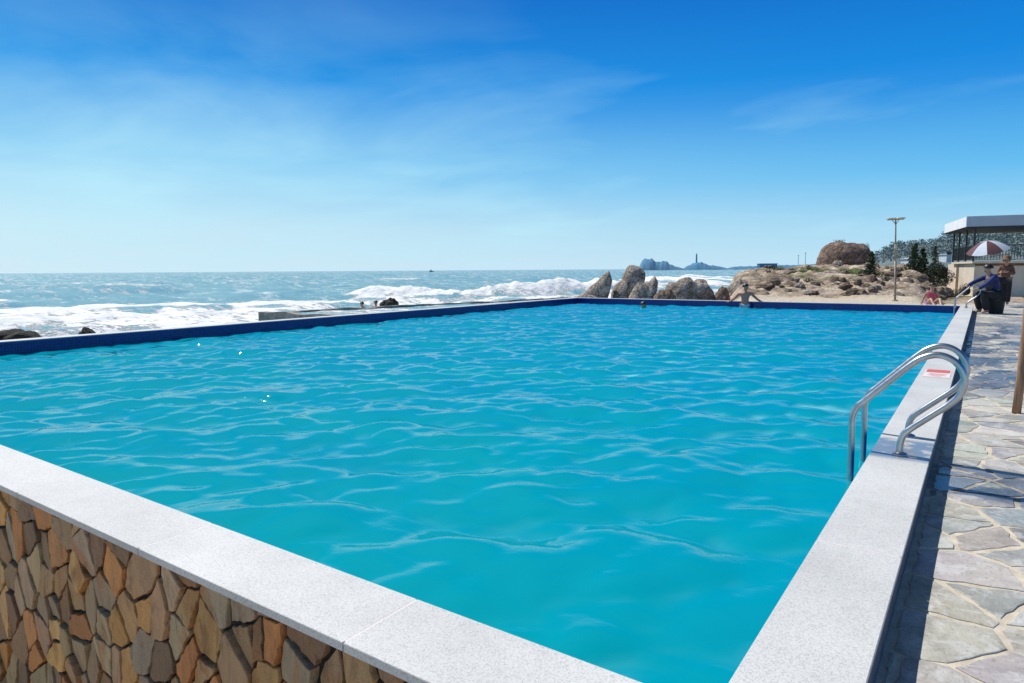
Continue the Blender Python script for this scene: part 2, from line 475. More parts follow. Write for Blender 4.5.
M_BARK = mat_plain('tree_bark', (0.09, 0.065, 0.045), 0.9, 0.3, 8, 0, 0.6)
M_CONIFER = make_leaf('conifer_needles', (0.022, 0.045, 0.018), (0.055, 0.085, 0.03))
M_BUSH = make_leaf('dark_bush_leaves', (0.016, 0.030, 0.016), (0.04, 0.06, 0.028))
M_SCRUB = make_leaf('scrub_leaves', (0.07, 0.085, 0.03), (0.15, 0.15, 0.06))
M_WOODLAND = make_leaf('distant_woodland', (0.145, 0.195, 0.20), (0.19, 0.245, 0.235), 0.15)  # distance haze is painted into the woodland, hill, island and tower colours
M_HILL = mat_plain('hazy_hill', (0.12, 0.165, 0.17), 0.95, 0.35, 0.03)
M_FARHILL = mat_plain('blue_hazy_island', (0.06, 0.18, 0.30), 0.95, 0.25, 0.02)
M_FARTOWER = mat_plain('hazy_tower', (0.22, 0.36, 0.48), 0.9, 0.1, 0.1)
M_FARBOAT = mat_plain('boat_hull', (0.10, 0.13, 0.15), 0.7, 0.2, 0.3)
M_HOUSE = mat_plain('pale_house_wall', (0.55, 0.58, 0.60), 0.8, 0.1, 0.5)
M_TINROOF = mat_plain('grey_tin_roof', (0.50, 0.54, 0.58), 0.5, 0.15, 0.5)
M_RUBBER = mat_plain('dark_rubber', (0.02, 0.02, 0.022), 0.7, 0.2, 20)
M_PLASTIC = mat_plain('dark_blue_plastic', (0.03, 0.04, 0.09), 0.4, 0.15, 10)

# ------------------------------------------------------------------ camera, light, sky
cam = bpy.data.cameras.new('camera'); cam.lens = 36.0 * 672 / 1024; cam.sensor_width = 36
cam.clip_start = 0.05; cam.clip_end = 60000
co = bpy.data.objects.new('camera', cam); link(co)
P = math.atan((341.5 - 269.8) / 672.0); ROLL = R(0.38)
fw = Vector((FX * math.cos(P), FY * math.cos(P), -math.sin(P)))
rt = Vector((RX, RY, 0)); upv = rt.cross(fw)
r2 = rt * math.cos(ROLL) - upv * math.sin(ROLL); u2 = rt * math.sin(ROLL) + upv * math.cos(ROLL)
m = Matrix((r2, u2, -fw)).transposed().to_4x4(); m.translation = (0, 0, EYE)
co.matrix_world = m
scene.camera = co

sd = bpy.data.lights.new('sun', 'SUN'); sd.energy = 4.9; sd.angle = R(0.53); sd.color = (1.0, 0.965, 0.90)
so = bpy.data.objects.new('sun', sd); link(so)
sdir = Vector((math.sin(SUN_AZ) * math.cos(SUN_EL), math.cos(SUN_AZ) * math.cos(SUN_EL), math.sin(SUN_EL)))
so.rotation_euler = sdir.to_track_quat('Z', 'Y').to_euler()
so.location = sdir * 50

w = bpy.data.worlds.new('World'); scene.world = w; w.use_nodes = True
nt = w.node_tree; nn = nt.nodes; ll = nt.links
bg = nn['Background']; bg.inputs['Strength'].default_value = 0.1
sky = nn.new('ShaderNodeTexSky'); sky.sky_type = 'NISHITA'; sky.sun_disc = False
sky.sun_elevation = SUN_EL; sky.sun_rotation = SUN_AZ
sky.air_density = 1.0; sky.dust_density = 0.6; sky.ozone_density = 3.0; sky.altitude = 0
def wmath(op, a, b=0.0):
    nd = nn.new('ShaderNodeMath'); nd.operation = op
    for i, x in enumerate((a, b)):
        if isinstance(x, bpy.types.NodeSocket): ll.new(x, nd.inputs[i])
        else: nd.inputs[i].default_value = x
    return nd.outputs[0]
def wramp(f, stops):
    nd = nn.new('ShaderNodeValToRGB'); ll.new(f, nd.inputs[0]); e = nd.color_ramp.elements
    while len(e) > 1: e.remove(e[-1])
    for i, (p, c) in enumerate(stops):
        x = e[0] if i == 0 else e.new(p)
        x.position = p; x.color = (c, c, c, 1) if not isinstance(c, tuple) else (*c, 1)
    return nd.outputs[0]
def wmix(f, a, b, typ='MIX'):
    nd = nn.new('ShaderNodeMix'); nd.data_type = 'RGBA'; nd.blend_type = typ
    for i, x in ((0, f), (6, a), (7, b)):
        if isinstance(x, bpy.types.NodeSocket): ll.new(x, nd.inputs[i])
        elif isinstance(x, tuple): nd.inputs[i].default_value = (*x, 1)
        else: nd.inputs[i].default_value = x
    return nd.outputs[2]
tc = nn.new('ShaderNodeTexCoord')
sep = nn.new('ShaderNodeSeparateXYZ'); ll.new(tc.outputs['Generated'], sep.inputs[0])
el = wmath('MAXIMUM', sep.outputs[2], 0.0)
# how far round towards the hazy sea side the direction lies (0 land side, 1 sea side)
side = wmath('ADD', wmath('MULTIPLY', sep.outputs[0], -0.82 * 0.9), wmath('MULTIPLY', sep.outputs[1], -0.57 * 0.9))
side = wmath('MINIMUM', wmath('MAXIMUM', wmath('ADD', wmath('MULTIPLY', side, 0.7), 0.5), 0.0), 1.0)
land_sky = wramp(el, [(0.0, (.50, .76, .92)), (0.05, (.34, .68, .91)), (0.12, (.09, .49, .89)), (0.22, (.0, .255, .77)), (0.37, (.0, .142, .60)), (0.5, (.0, .045, .20)), (0.75, (.01, .03, .10)), (1.0, (.04, .07, .13))])
sea_sky = wramp(el, [(0.0, (.66, .85, .96)), (0.06, (.64, .85, .94)), (0.15, (.32, .68, .94)), (0.25, (.02, .34, .83)), (0.37, (.0, .165, .61)), (0.5, (.10, .22, .46)), (0.75, (.20, .27, .40)), (1.0, (.07, .11, .20))])
grad = wmix(side, land_sky, sea_sky)
sc10 = wmix(1.0, grad, (10.0, 10.0, 10.0), 'MULTIPLY')
base = wmix(0.96, sky.outputs[0], sc10)
# wispy high cloud on a plane above
den = wmath('ADD', el, 0.12)
cx = wmath('DIVIDE', sep.outputs[0], den); cy = wmath('DIVIDE', sep.outputs[1], den)
cmb = nn.new('ShaderNodeCombineXYZ'); ll.new(cx, cmb.inputs[0]); ll.new(cy, cmb.inputs[1])
def wnoise(scale, rot, st, det, dist, rough=0.6):
    mp = nn.new('ShaderNodeMapping'); ll.new(cmb.outputs[0], mp.inputs[0])
    mp.inputs['Scale'].default_value = st; mp.inputs['Rotation'].default_value = (0, 0, rot)
    nz = nn.new('ShaderNodeTexNoise'); ll.new(mp.outputs[0], nz.inputs['Vector'])
    nz.inputs['Scale'].default_value = scale; nz.inputs['Detail'].default_value = det
    nz.inputs['Roughness'].default_value = rough; nz.inputs['Distortion'].default_value = dist
    return nz.outputs['Fac']
n1 = wnoise(1.0, R(-30), (0.8, 1.15, 1), 6, 0.5, 0.54)
n2 = wnoise(0.5, R(20), (1, 1, 1), 4, 0.4)
cl = wmath('ADD', wmath('MULTIPLY', n1, 0.6), wmath('MULTIPLY', n2, 0.5))
cl = wmath('ADD', cl, wmath('MULTIPLY', wmath('SUBTRACT', side, 0.5), 0.27))
cl = wmath('SUBTRACT', cl, wmath('MULTIPLY', el, 0.22))
cm = wramp(cl, [(0.48, 0.0), (0.62, 0.30), (0.78, 0.72)])
cov = wmath('MULTIPLY', cm, wramp(el, [(0.0, 0.3), (0.06, 0.95), (0.22, 0.70), (0.34, 0.22), (0.45, .1)]))
colr = wmix(cov, base, (5.2, 8.7, 10.0))
ll.new(colr, bg.inputs['Color'])

# ------------------------------------------------------------------ polygon cells
def voronoi(points, x0, x1, y0, y1, rad):
    pts = np.array(points); cells = []
    for i, p in enumerate(pts):
        dd = np.hypot(pts[:, 0] - p[0], pts[:, 1] - p[1])
        idx = [j for j in np.argsort(dd)[1:26] if dd[j] < rad]
        poly = [(x0, y0), (x1, y0), (x1, y1), (x0, y1)]
        for j in idx:
            q = pts[j]; mx, my = (p + q) / 2; nx, ny = q - p
            new = []
            for a in range(len(poly)):
                A = poly[a]; B = poly[(a + 1) % len(poly)]
                da = (A[0] - mx) * nx + (A[1] - my) * ny; db = (B[0] - mx) * nx + (B[1] - my) * ny
                if da <= 0: new.append(A)
                if (da < 0 < db) or (db < 0 < da):
                    s_ = da / (da - db); new.append((A[0] + (B[0] - A[0]) * s_, A[1] + (B[1] - A[1]) * s_))
            poly = new
            if len(poly) < 3: break
        if len(poly) >= 3: cells.append((tuple(p), poly))
    return cells

def inset(poly, c, g):
    """shrink a convex polygon by g: clip with moved edges"""
    out = poly
    n = len(poly)
    area = sum(poly[i][0] * poly[(i + 1) % n][1] - poly[(i + 1) % n][0] * poly[i][1] for i in range(n))
    sg = 1 if area > 0 else -1
    for i in range(n):
        A = poly[i]; B = poly[(i + 1) % n]
        dx, dy = B[0] - A[0], B[1] - A[1]; L = math.hypot(dx, dy)
        if L < 1e-6: continue
        nx, ny = -dy / L * sg, dx / L * sg           # inward
        mx, my = A[0] + nx * g, A[1] + ny * g
        new = []
        for a in range(len(out)):
            U = out[a]; V = out[(a + 1) % len(out)]
            du = (U[0] - mx) * nx + (U[1] - my) * ny; dv = (V[0] - mx) * nx + (V[1] - my) * ny
            if du >= 0: new.append(U)
            if (du > 0 > dv) or (dv > 0 > du):
                s_ = du / (du - dv); new.append((U[0] + (V[0] - U[0]) * s_, U[1] + (V[1] - U[1]) * s_))
        out = new
        if len(out) < 3: return []
    return out

def ragged(poly, step, amp):
    out = []
    n = len(poly)
    for i in range(n):
        A = Vector(poly[i]); B = Vector(poly[(i + 1) % n]); L = (B - A).length
        if L < 1e-5: continue
        k = max(1, int(L / step)); d = (B - A) / L; nrm = Vector((-d.y, d.x))
        for j in range(k):
            p = A.lerp(B, j / k)
            a = amp if j else amp * 0.7
            out.append(tuple(p + nrm * random.uniform(-a, a) + d * random.uniform(-a, a)))
    return out

def stones(name, cells, gap, to3d, thick, bevel, palette, mat, parent, rag=(0.05, 0.004), tilt=0.01, chip=0.0, gain=1.0, warm=(1, 1, 1)):
    """each cell becomes one bevelled stone; all in one sheet with a colour per stone"""
    V = []; F = []; C = []
    for c, poly in cells:
        p = inset(poly, c, gap * random.uniform(0.7, 1.4))
        if len(p) < 3: continue
        p = ragged(p, *rag)
        if len(p) < 3: continue
        cx = sum(q[0] for q in p) / len(p); cy = sum(q[1] for q in p) / len(p)
        rad = max(math.hypot(q[0] - cx, q[1] - cy) for q in p)
        if rad < gap * 1.5: continue
        tx, ty = random.uniform(-tilt, tilt) / max(rad, .05), random.uniform(-tilt, tilt) / max(rad, .05)
        lift = random.uniform(0.7, 1.15) * thick
        b = len(V); n = len(p)
        k1 = max(0.3, 1 - bevel * 0.35 / rad); k2 = max(0.2, 1 - bevel * 1.3 / rad)
        for k, h in ((1, 0), (1, 0.55), (k1, 0.86), (k2, 1.0)):
            for q in p:
                x, y = cx + (q[0] - cx) * k, cy + (q[1] - cy) * k
                hh = 0.0 if h == 0 else (lift * h + (x - cx) * tx + (y - cy) * ty + random.uniform(-chip, chip) * h)
                V.append(to3d(x, y, hh))
        V.append(to3d(cx, cy, lift + random.uniform(-chip, chip)))
        for r_ in range(3):
            for j in range(n):
                a, d = b + r_ * n + j, b + r_ * n + (j + 1) % n
                F.append((a, d, d + n, a + n))
        for j in range(n): F.append((b + 3 * n + j, b + 3 * n + (j + 1) % n, b + 4 * n))
        col = random.choice(palette); s_ = random.uniform(0.75, 1.2) * gain
        C += [tuple(min(1, x * w_ * s_ * random.uniform(.94, 1.06)) for x, w_ in zip(col, warm))] * (4 * n + 1)
    o = mesh_obj(name, V, F, mat, parent)
    a = o.data.color_attributes.new('tint', 'FLOAT_COLOR', 'POINT')
    a.data.foreach_set('color', np.array([(*c, 1) for c in C], dtype=np.float32).ravel())
    bm = bmesh.new(); bm.from_mesh(o.data); bmesh.ops.recalc_face_normals(bm, faces=bm.faces); bm.to_mesh(o.data); bm.free()
    return o

# ------------------------------------------------------------------ the pool
XL, XR, YN, YF = -14.1, -0.545, 1.725, 25.0         # inner edges
CN = 0.352
CW = 0.33                                           # coping width
CT = 0.15                                           # coping top
pool = tag(empty('swimming_pool', (-7.3, 13.0, 0)), 'long raised turquoise pool with pale granite coping and stone-clad front', 'swimming pool')
pool_off = pool.location.copy()
def in_pool(o):
    o.parent = pool; o.matrix_parent_inverse = Matrix.Translation(-pool_off); return o

def coping(run, x0, x1, y0, y1, phase, label=None):
    mb = MB(); L = 1.325
    lo, hi = (x0, x1) if run == 'x' else (y0, y1)
    p = lo + ((phase - lo) % L)
    cuts = [lo] + ([p] if p - lo > 0.05 else [])
    while cuts[-1] + L < hi - 0.05: cuts.append(cuts[-1] + L)
    cuts.append(hi)
    for a, b in zip(cuts[:-1], cuts[1:]):
        dz = 0.0
        if run == 'x': mb.box(a + .0025, b - .0025, y0, y1, CT - .032, CT + dz, 0.0015)
        else: mb.box(x0, x1, a + .0025, b - .0025, CT - .020, CT + dz, 0.0015)
    o = in_pool(mb.build('coping', M_GRANITE))
    if label: o['label'] = label
    return o
coping('x', XL - CW, XR + CW, YN - CN, YN, -2.965)
coping('y', XR, XR + CW, YN + .002, YF, 4.45)
coping('y', XL - CW, XL, YN + .002, YF, 4.0)
coping('x', XL - CW, XR + CW, YF + .002, YF + CW, -2.9)

mb = MB()       # masonry body under the coping
e = 0.02
mb.box(XL - CW + e, XR + CW - e, YN - CN + 0.05, YN - .0, -1.9, CT - .034)
mb.box(XR, XR + CW - .005, YN + .002, YF, -1.9, CT - .0215)
mb.box(XL - CW + e, XL, YN + .002, YF, -2.6, CT - .034)
mb.box(XL - CW + e, XR + CW - e, YF + .002, YF + CW - e, -2.6, CT - .034)
in_pool(mb.build('wall', M_PLASTER))
mb = MB()
mb.box(XL + .003, XL + .012, YN, YF - .004, -1.5, CT - .018); in_pool(mb.build('tile_lining', M_TILE))
mb = MB()
mb.box(XL + .014, XR - .014, YF - .012, YF - .003, -1.5, CT - .018); in_pool(mb.build('tile_lining', M_TILE))
mb = MB()
mb.box(XR - .012, XR - .003, YN, YF - .014, -1.5, CT - .034); in_pool(mb.build('tile_lining', M_TILE))
mb = MB(); mb.box(XL, XR, YN, YF, -1.6, -1.5); in_pool(mb.build('floor', M_TILE))
# pale grout bed seen in the slab joints
mb = MB()
mb.box(XL - CW + .01, XR + CW - .01, YN - CN + .01, YN - .004, CT - .033, CT - .0005)
mb.box(XR + .004, XR + CW - .01, YN + .01, YF, CT - .0205, CT - .0005)
in_pool(mb.build('grout', M_LABELWHITE))

pts = []
gw, gh = 0.160, 0.230
x = XL - CW
row = 0
z = -1.55
while z < 0.25:
    x = XL - CW - 0.1 + (row % 2) * gw / 2
    while x < XR + CW + 0.1:
        k = random.random()
        if k > .12: pts.append((x + random.uniform(-.46, .46) * gw, z + random.uniform(-.46, .46) * gh))
        if k > .88: pts.append((x + random.uniform(-.5, .5) * gw, z + random.uniform(-.5, .5) * gh))
        x += gw
    z += gh * 0.8; row += 1
# slanting, upright stones: shear the cells
sh = -0.16
cells = voronoi([(a + b * sh, b / 1.25) for a, b in pts], XL - CW - 1, XR + CW + 1, -1.4, 0.2, 0.9)
def unsh(q): return (q[0] - q[1] * 1.25 * sh, q[1] * 1.25)
cells = [(unsh(c), [unsh(q) for q in p]) for c, p in cells]
def clip_rect(poly, x0, x1, y0, y1):
    for ax, lim, sg in ((0, x0, 1), (0, x1, -1), (1, y0, 1), (1, y1, -1)):
        new = []
        for a in range(len(poly)):
            U = poly[a]; W_ = poly[(a + 1) % len(poly)]
            du = (U[ax] - lim) * sg; dv = (W_[ax] - lim) * sg
            if du >= 0: new.append(U)
            if (du > 0 > dv) or (dv > 0 > du):
                s_ = du / (du - dv); new.append((U[0] + (W_[0] - U[0]) * s_, U[1] + (W_[1] - U[1]) * s_))
        poly = new
        if len(poly) < 3: return []
    return poly
cc = []
for c, p in cells:
    p = clip_rect(p, XL - CW + .02, XR + CW - .02, -1.35, CT - .037)
    if len(p) >= 3: cc.append((c, p))
pal = [(.40, .29, .175), (.38, .30, .22), (.29, .23, .18), (.44, .34, .22), (.52, .37, .18), (.56, .29, .11), (.48, .23, .09), (.56, .36, .15), (.33, .31, .29), (.40, .36, .30), (.25, .17, .12), (.20, .14, .11), (.42, .37, .29), (.37, .33, .28), (.58, .43, .22)]
st = stones('stone_cladding', cc, 0.0070, lambda x, y, h: (x, YN - CN + 0.046 - h, y), 0.026, 0.0035, pal, M_CLAD, None, (0.024, 0.007), 0.016, 0.0010, 1.2, (1.20, .93, .64))
in_pool(st)
mb = MB(); mb.box(XL - CW + .02, XR + CW - .02, YN - CN + .044, YN - CN + .05 - .001, -1.36, CT - .036)
in_pool(mb.build('joint_mortar', M_DARKMORTAR))

# pool water: summed random wave spectrum
def ocean(n, L, wdir, vspeed, amp, small, seed, spread=2.0):
    g = np.random.default_rng(seed)
    k1 = np.fft.fftfreq(n, L / n) * 2 * np.pi
    KX, KY = np.meshgrid(k1, k1, indexing='ij'); K = np.hypot(KX, KY); K[0, 0] = 1
    Lw = vspeed ** 2 / 9.81
    ct = (KX * wdir[0] + KY * wdir[1]) / K
    Ph = np.exp(-1 / (K * Lw) ** 2) / K ** 4 * (0.12 + np.abs(ct) ** spread) * np.exp(-(K * small) ** 2)
    Ph[0, 0] = 0
    hk = (g.normal(size=(n, n)) + 1j * g.normal(size=(n, n))) * np.sqrt(Ph)
    h = np.fft.ifft2(hk)
    dx = np.real(np.fft.ifft2(-1j * KX / K * hk)); dy = np.real(np.fft.ifft2(-1j * KY / K * hk)); h = np.real(h)
    s_ = amp / h.std()
    return h * s_, dx * s_, dy * s_
N = 512; TL = 26.0
h, dx, dy = ocean(N, TL, (0.45, -0.89), 1.5, 0.019, 0.048, 5, 4.0)
h2, dx2, dy2 = ocean(N, TL, (0.8, -0.6), 0.95, 0.0095, 0.030, 9, 2.0)
h += h2; dx += dx2; dy += dy2
gx = np.arange(N) * TL / N
nx = int((XR - XL) / (TL / N)); ny = int((YF - YN) / (TL / N))
gxs = np.linspace(XL + .0125, XR - .0125, nx); gys = np.linspace(YN + .002, YF - .0125, ny)
GX, GY = np.meshgrid(gxs, gys, indexing='ij')
H = h[:nx, :ny]; DX = dx[:nx, :ny]; DY = dy[:nx, :ny]
edge = np.minimum.reduce([GX - XL, XR - GX, GY - YN, YF - GY]); ed = sstep(0.0, 0.5, edge)
chop = 0.9
VX = GX + DX * chop * ed; VY = GY + DY * chop * ed; VZ = WATER + H * (0.55 + 0.45 * ed)
jac = -(np.gradient(DX, axis=0) + np.gradient(DY, axis=1)) / (TL / N)
crest = sstep(0.6, 2.8, jac / jac.std()) * sstep(.35, .65, fbm(GX / 1.6, GY / 1.6, 3, 8)) * (0.06 + 0.94 * sstep(4, 11, GY + (XR - GX) * .45))
def grid_faces(nx, ny):
    i = np.arange(nx * ny).reshape(nx, ny)
    return np.stack([i[:-1, :-1], i[1:, :-1], i[1:, 1:], i[:-1, 1:]], -1).reshape(-1, 4)
wo = np_obj('pool_water', np.stack([VX, VY, VZ], -1).reshape(-1, 3), grid_faces(nx, ny), M_POOL, None, True, {'crest': crest.ravel()})
tag(wo, 'rippled turquoise water filling the pool', None, None, 'structure')

# ------------------------------------------------------------------ deck and lower ground
mb = MB(); mb.box(XR + CW - .007, 6.0, -3.0, 31.5, -1.2, -0.006)
dk = mb.build('deck', M_MORTAR); tag(dk, kind='structure')
pts = []; s = 0.31; row = 0
y = -3.1
while y < 31.7:
    x = XR + CW - 0.1 + (row % 2) * s / 2
    while x < 4.2:
        k = random.random()
        if k > .14: pts.append((x + random.uniform(-.45, .45) * s, y + random.uniform(-.45, .45) * s))
        if k > .86: pts.append((x + random.uniform(-.5, .5) * s, y + random.uniform(-.5, .5) * s))
        x += s * 1.05
    y += s * 0.9; row += 1
cells = voronoi(pts, XR + CW - .3, 4.4, -3.3, 31.9, 1.2)
cc = []
for c, p in cells:
    p = clip_rect(p, XR + CW + .012, 4.2, -2.98, 31.48)
    if len(p) >= 3: cc.append((c, p))
pal = [(.40, .40, .38), (.34, .35, .35), (.48, .45, .39), (.30, .32, .33), (.45, .42, .35), (.36, .34, .30), (.56, .53, .46), (.52, .50, .45), (.20, .21, .22), (.25, .27, .29)]
fl = stones('flagstone_paving', cc, 0.014, lambda x, y, h: (x, y, -0.006 + h), 0.005, 0.012, pal, M_FLAG, None, (0.05, 0.010), 0.0025, 0.0006)
tag(fl, kind='structure')
mb = MB(); mb.box(-60, XR + CW - .002, -60, YN - CN + .04, -1.8, -1.35)
tag(mb.build('ground', M_PALEGROUND), kind='structure')
mesh = mesh_obj('ground', [(-.2, -60, -1.19), (400, -60, -1.19), (400, 400, -1.19), (-.2, 400, -1.19)], [(0, 1, 2, 3)], M_GROUND)
tag(mesh, kind='structure')

# ------------------------------------------------------------------ sea
POLY = [(-66, -60), (-62, 5), (-61, 22), (-60, 33), (-64, 45), (-65, 55), (-60, 60), (-53, 64), (-48.5, 72), (-46.5, 85), (-50, 105), (-84, 200), (-125, 350), (-180, 620)]
def edge_dist(X, Y):
    """signed distance to the outer edge of the surf: positive on the shore side"""
    best = np.full(X.shape, 1e9); sign = np.zeros(X.shape)
    for (ax, ay), (bx, by) in zip(POLY[:-1], POLY[1:]):
        ex, ey = bx - ax, by - ay; L2 = ex * ex + ey * ey
        t_ = np.clip(((X - ax) * ex + (Y - ay) * ey) / L2, 0, 1)
        d = np.hypot(X - ax - t_ * ex, Y - ay - t_ * ey)
        s_ = np.sign(ex * (Y - ay) - ey * (X - ax))
        up = d < best
        best = np.where(up, d, best); sign = np.where(up, -s_, sign)
    return best * sign
na, nr = 820, 430
az = np.linspace(R(-112), R(40), na)
ra = 14.5 * np.exp(np.linspace(0, math.log(14000 / 14.5), nr) ** 1.0)
# more rings where the surf is
tt = np.linspace(0, 1, nr); ra = 14.5 * (14000 / 14.5) ** (tt ** 1.35)
AZ, RA = np.meshgrid(az, ra, indexing='ij')
SX = RA * np.sin(AZ); SY = RA * np.cos(AZ)
Z = np.zeros_like(SX)
g = np.random.default_rng(3)
for i in range(70):
    lam = 2.5 * (55 / 2.5) ** g.random(); k = 2 * math.pi / lam
    th = R(0) + g.normal() * 0.55; a = 0.0085 * lam ** 0.62
    cell = RA * (az[1] - az[0])
    fade = np.clip(1.4 - cell * 3.0 / lam, 0, 1)
    ph = k * (SX * math.cos(th) + SY * math.sin(th)) + g.random() * 6.28
    Z += a * fade * (np.sin(ph) + 0.25 * np.cos(2 * ph))
ED = edge_dist(SX + (fbm(SX / 9, SY / 9, 3, 2) - .5) * 9, SY + (fbm(SX / 9, SY / 9, 3, 4) - .5) * 9)
inside = sstep(-1.0, 3.0, ED)
far_thin = sstep(95, 180, RA)
streak = fbm(SX / 16.0, SY / 3.6, 5, 21)
gaps = fbm(SX / 7.0, SY / 3.0, 5, 31)
foam = inside * (0.76 - 0.48 * sstep(.44, .66, gaps) - far_thin * 0.42 + far_thin * 0.9 * (streak - .5))
# outside the surf: whitecaps on some crests
caps = fbm(SX / 13.0, SY / 26.0, 4, 41)
foam = np.maximum(foam, (1 - inside) * sstep(.66, .78, caps) * 0.62 * sstep(40, 70, RA) * (1 - sstep(250, 500, RA)))
# breaking fronts
def front(path, width, height, lean=0.0):
    global Z, foam
    best = np.full(SX.shape, 1e9); T = np.zeros(SX.shape); n = len(path) - 1
    for i in range(n):
        (ax, ay), (bx, by) = path[i], path[i + 1]
        ex, ey = bx - ax, by - ay; L2 = ex * ex + ey * ey
        t_ = np.clip(((SX - ax) * ex + (SY - ay) * ey) / L2, 0, 1)
        d = np.hypot(SX - ax - t_ * ex, SY - ay - t_ * ey); up = d < best
        best = np.where(up, d, best); T = np.where(up, (i + t_) / n, T)
    prof = np.exp(-(best / width) ** 2) * np.clip(np.minimum(T, 1 - T) * 7, 0, 1)
    rag = 0.35 + 1.1 * fbm(SX / 3.5, SY / 3.5, 4, 61)
    Z += prof * height * rag + prof * height * .35 * (fbm(SX / .9, SY / .9, 3, 63) - .5)
    foam = np.maximum(foam, sstep(.12, .5, prof) * 1.15)
front([(-66, 54), (-58, 60), (-51.5, 64.5), (-47.5, 72), (-45, 84), (-45, 98)], 2.2, 1.7)
front([(-62, 2), (-59, 20), (-57, 33), (-60, 44), (-58, 54)], 1.8, 0.35)
front([(-50, 2), (-48, 14), (-47, 26), (-50, 40)], 1.5, 0.3)
front([(-103, 12), (-101, 30), (-98, 38)], 1.3, 0.4)
front([(-92, 46), (-90, 62)], 1.3, 0.4)
front([(-75, 150), (-48, 175)], 4, .8)
front([(-58, 118), (-36, 124)], 3, .8)
front([(-90, 230), (-52, 240)], 5, .8)
rough = inside * (fbm(SX / 2.6, SY / 2.6, 4, 71) - .5) * 0.55 * (1 - sstep(120, 240, RA))
Z += rough
near = sstep(0.3, 6.0, np.minimum(np.abs(SX - (XL - CW)) + np.where(SX > XL - CW, -99, 0), 99))
Z = np.where(SX > XL - CW - 6, Z * np.clip(near, 0.15, 1), Z)
ff = grid_faces(na, nr)
cxm = SX.ravel()[ff].mean(1); cym = SY.ravel()[ff].mean(1)
keep = ~((cxm > XL - 0.2) & (cym < YF + .2)) & ~((cxm > -9) & (cym < 60) & (cym > 0))
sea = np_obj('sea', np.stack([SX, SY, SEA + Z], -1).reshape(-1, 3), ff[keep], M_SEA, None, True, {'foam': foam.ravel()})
tag(sea, kind='structure')

# ------------------------------------------------------------------ tidal basin beside the pool
BZ = -0.62
BA, BB = Vector((-28.4, 19.7, 0)), Vector((-23.0, 41.2, 0))
basin = tag(empty('tidal_basin', (-28.4, 19.7, 0)), 'old low concrete sea basin beyond the left edge of the pool', 'basin')
boff = basin.location.copy()
def wall_run(name, a, b, w_, z0, z1, jag=0.05):
    a, b = Vector(a), Vector(b); d = (b - a); L = d.length; d.normalize(); nrm = Vector((-d.y, d.x, 0))
    n = max(2, int(L / 0.35)); V = []; F = []
    for i in range(n + 1):
        p = a + d * (L * i / n)
        jz = mnoise.noise(Vector((p.x * .8, p.y * .8, 3))) * jag * 2; jw = mnoise.noise(Vector((p.x * .6, p.y * .6, 9))) * jag
        for (s_, zz) in ((-w_ / 2 - jw - .04, z0), (-w_ / 2 - jw, z1 + jz), (w_ / 2 + jw, z1 + jz * .6), (w_ / 2 + jw + .04, z0)):
            q = p + nrm * s_; V.append((q.x, q.y, zz))
    for i in range(n):
        b_ = i * 4
        for j in range(3): F.append((b_ + j, b_ + j + 1, b_ + j + 5, b_ + j + 4))
    F.append((0, 1, 2, 3)); F.append((n * 4 + 3, n * 4 + 2, n * 4 + 1, n * 4))
    o = mesh_obj(name, V, F, M_CONCRETE)
    bm = bmesh.new(); bm.from_mesh(o.data); bmesh.ops.recalc_face_normals(bm, faces=bm.faces); bm.to_mesh(o.data); bm.free()
    o.parent = basin; o.matrix_parent_inverse = Matrix.Translation(-boff); return o
wall_run('wall', (-27.4, 18.9, 0), (XL - CW - .02, 18.9, 0), 0.40, -2.4, -0.50)
wall_run('wall', (-27.4, 19.2, 0), (-22.9, 41.2, 0), 0.36, -2.4, -0.545, 0.05)
bx = np.linspace(-27.3, XL - CW, 90); by = np.linspace(19.0, 41.2, 140)
BX, BY = np.meshgrid(bx, by, indexing='ij')
lim = -27.3 + (BY - 19.1) / 22.1 * 4.5
BX = np.maximum(BX, lim + (BX - bx[0]) * 0.02)
bh = (fbm(BX / 1.1, BY / .7, 4, 77) - .5) * .11
fo = np.clip(0.40 + (fbm(BX / 5, BY / 2.0, 4, 81) - .5) * 1.3, 0, 1)
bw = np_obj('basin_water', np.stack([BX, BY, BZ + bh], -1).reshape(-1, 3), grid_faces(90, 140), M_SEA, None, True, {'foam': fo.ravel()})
tag(bw, kind='structure')

# ------------------------------------------------------------------ land
gx = np.concatenate([np.linspace(-16, 8, 240), np.linspace(8.4, 70, 70)]); gy = np.concatenate([np.linspace(YF + .3, 66, 300), np.linspace(66.7, 330, 90)])
TX, TY = np.meshgrid(gx, gy, indexing='ij')
TD = TX * FX + TY * FY                                   # distance ahead of the viewer
BE = np.degrees(np.arctan2(TX, TY))
DD = np.hypot(TX, TY)
land = np.interp(TD, [18, 27, 31, 35, 40, 48, 56, 75, 120, 330], [-.02, 0.0, 0.0, 0.06, 0.32, 0.75, 1.12, 1.25, 1.1, 1.3])
rockm = sstep(29.5, 33, TD + (fbm(TX / 3, TY / 3, 3, 5) - .5) * 5)
rid = 1 - np.abs(2 * fbm(TX / 3.0, TY / 2.0, 5, 191) - 1)
land = land + rockm * ((rid - .75) * 1.1 + (fbm(TX / 2.2, TY / 2.2, 5, 91) - .5) * 0.75 + (fbm(TX / .8, TY / .8, 3, 95) - .5) * 0.22)
low = sstep(-4.2, -2.2, BE) * sstep(24.5, 29, TD)
land = land * (1 - low) + low * (-0.62 + (fbm(TX / 2, TY / 2, 3, 7) - .5) * .12)
lm = sstep(-18.5, -15.6, BE + (fbm(TX / 2.5, TY / 2.5, 3, 15) - .5) * 2.0) 
land = -2.6 + (land + 2.6) * np.where(TY < YF + 1, sstep(-20.5, -17, BE), lm)
grass = np.zeros_like(TX)
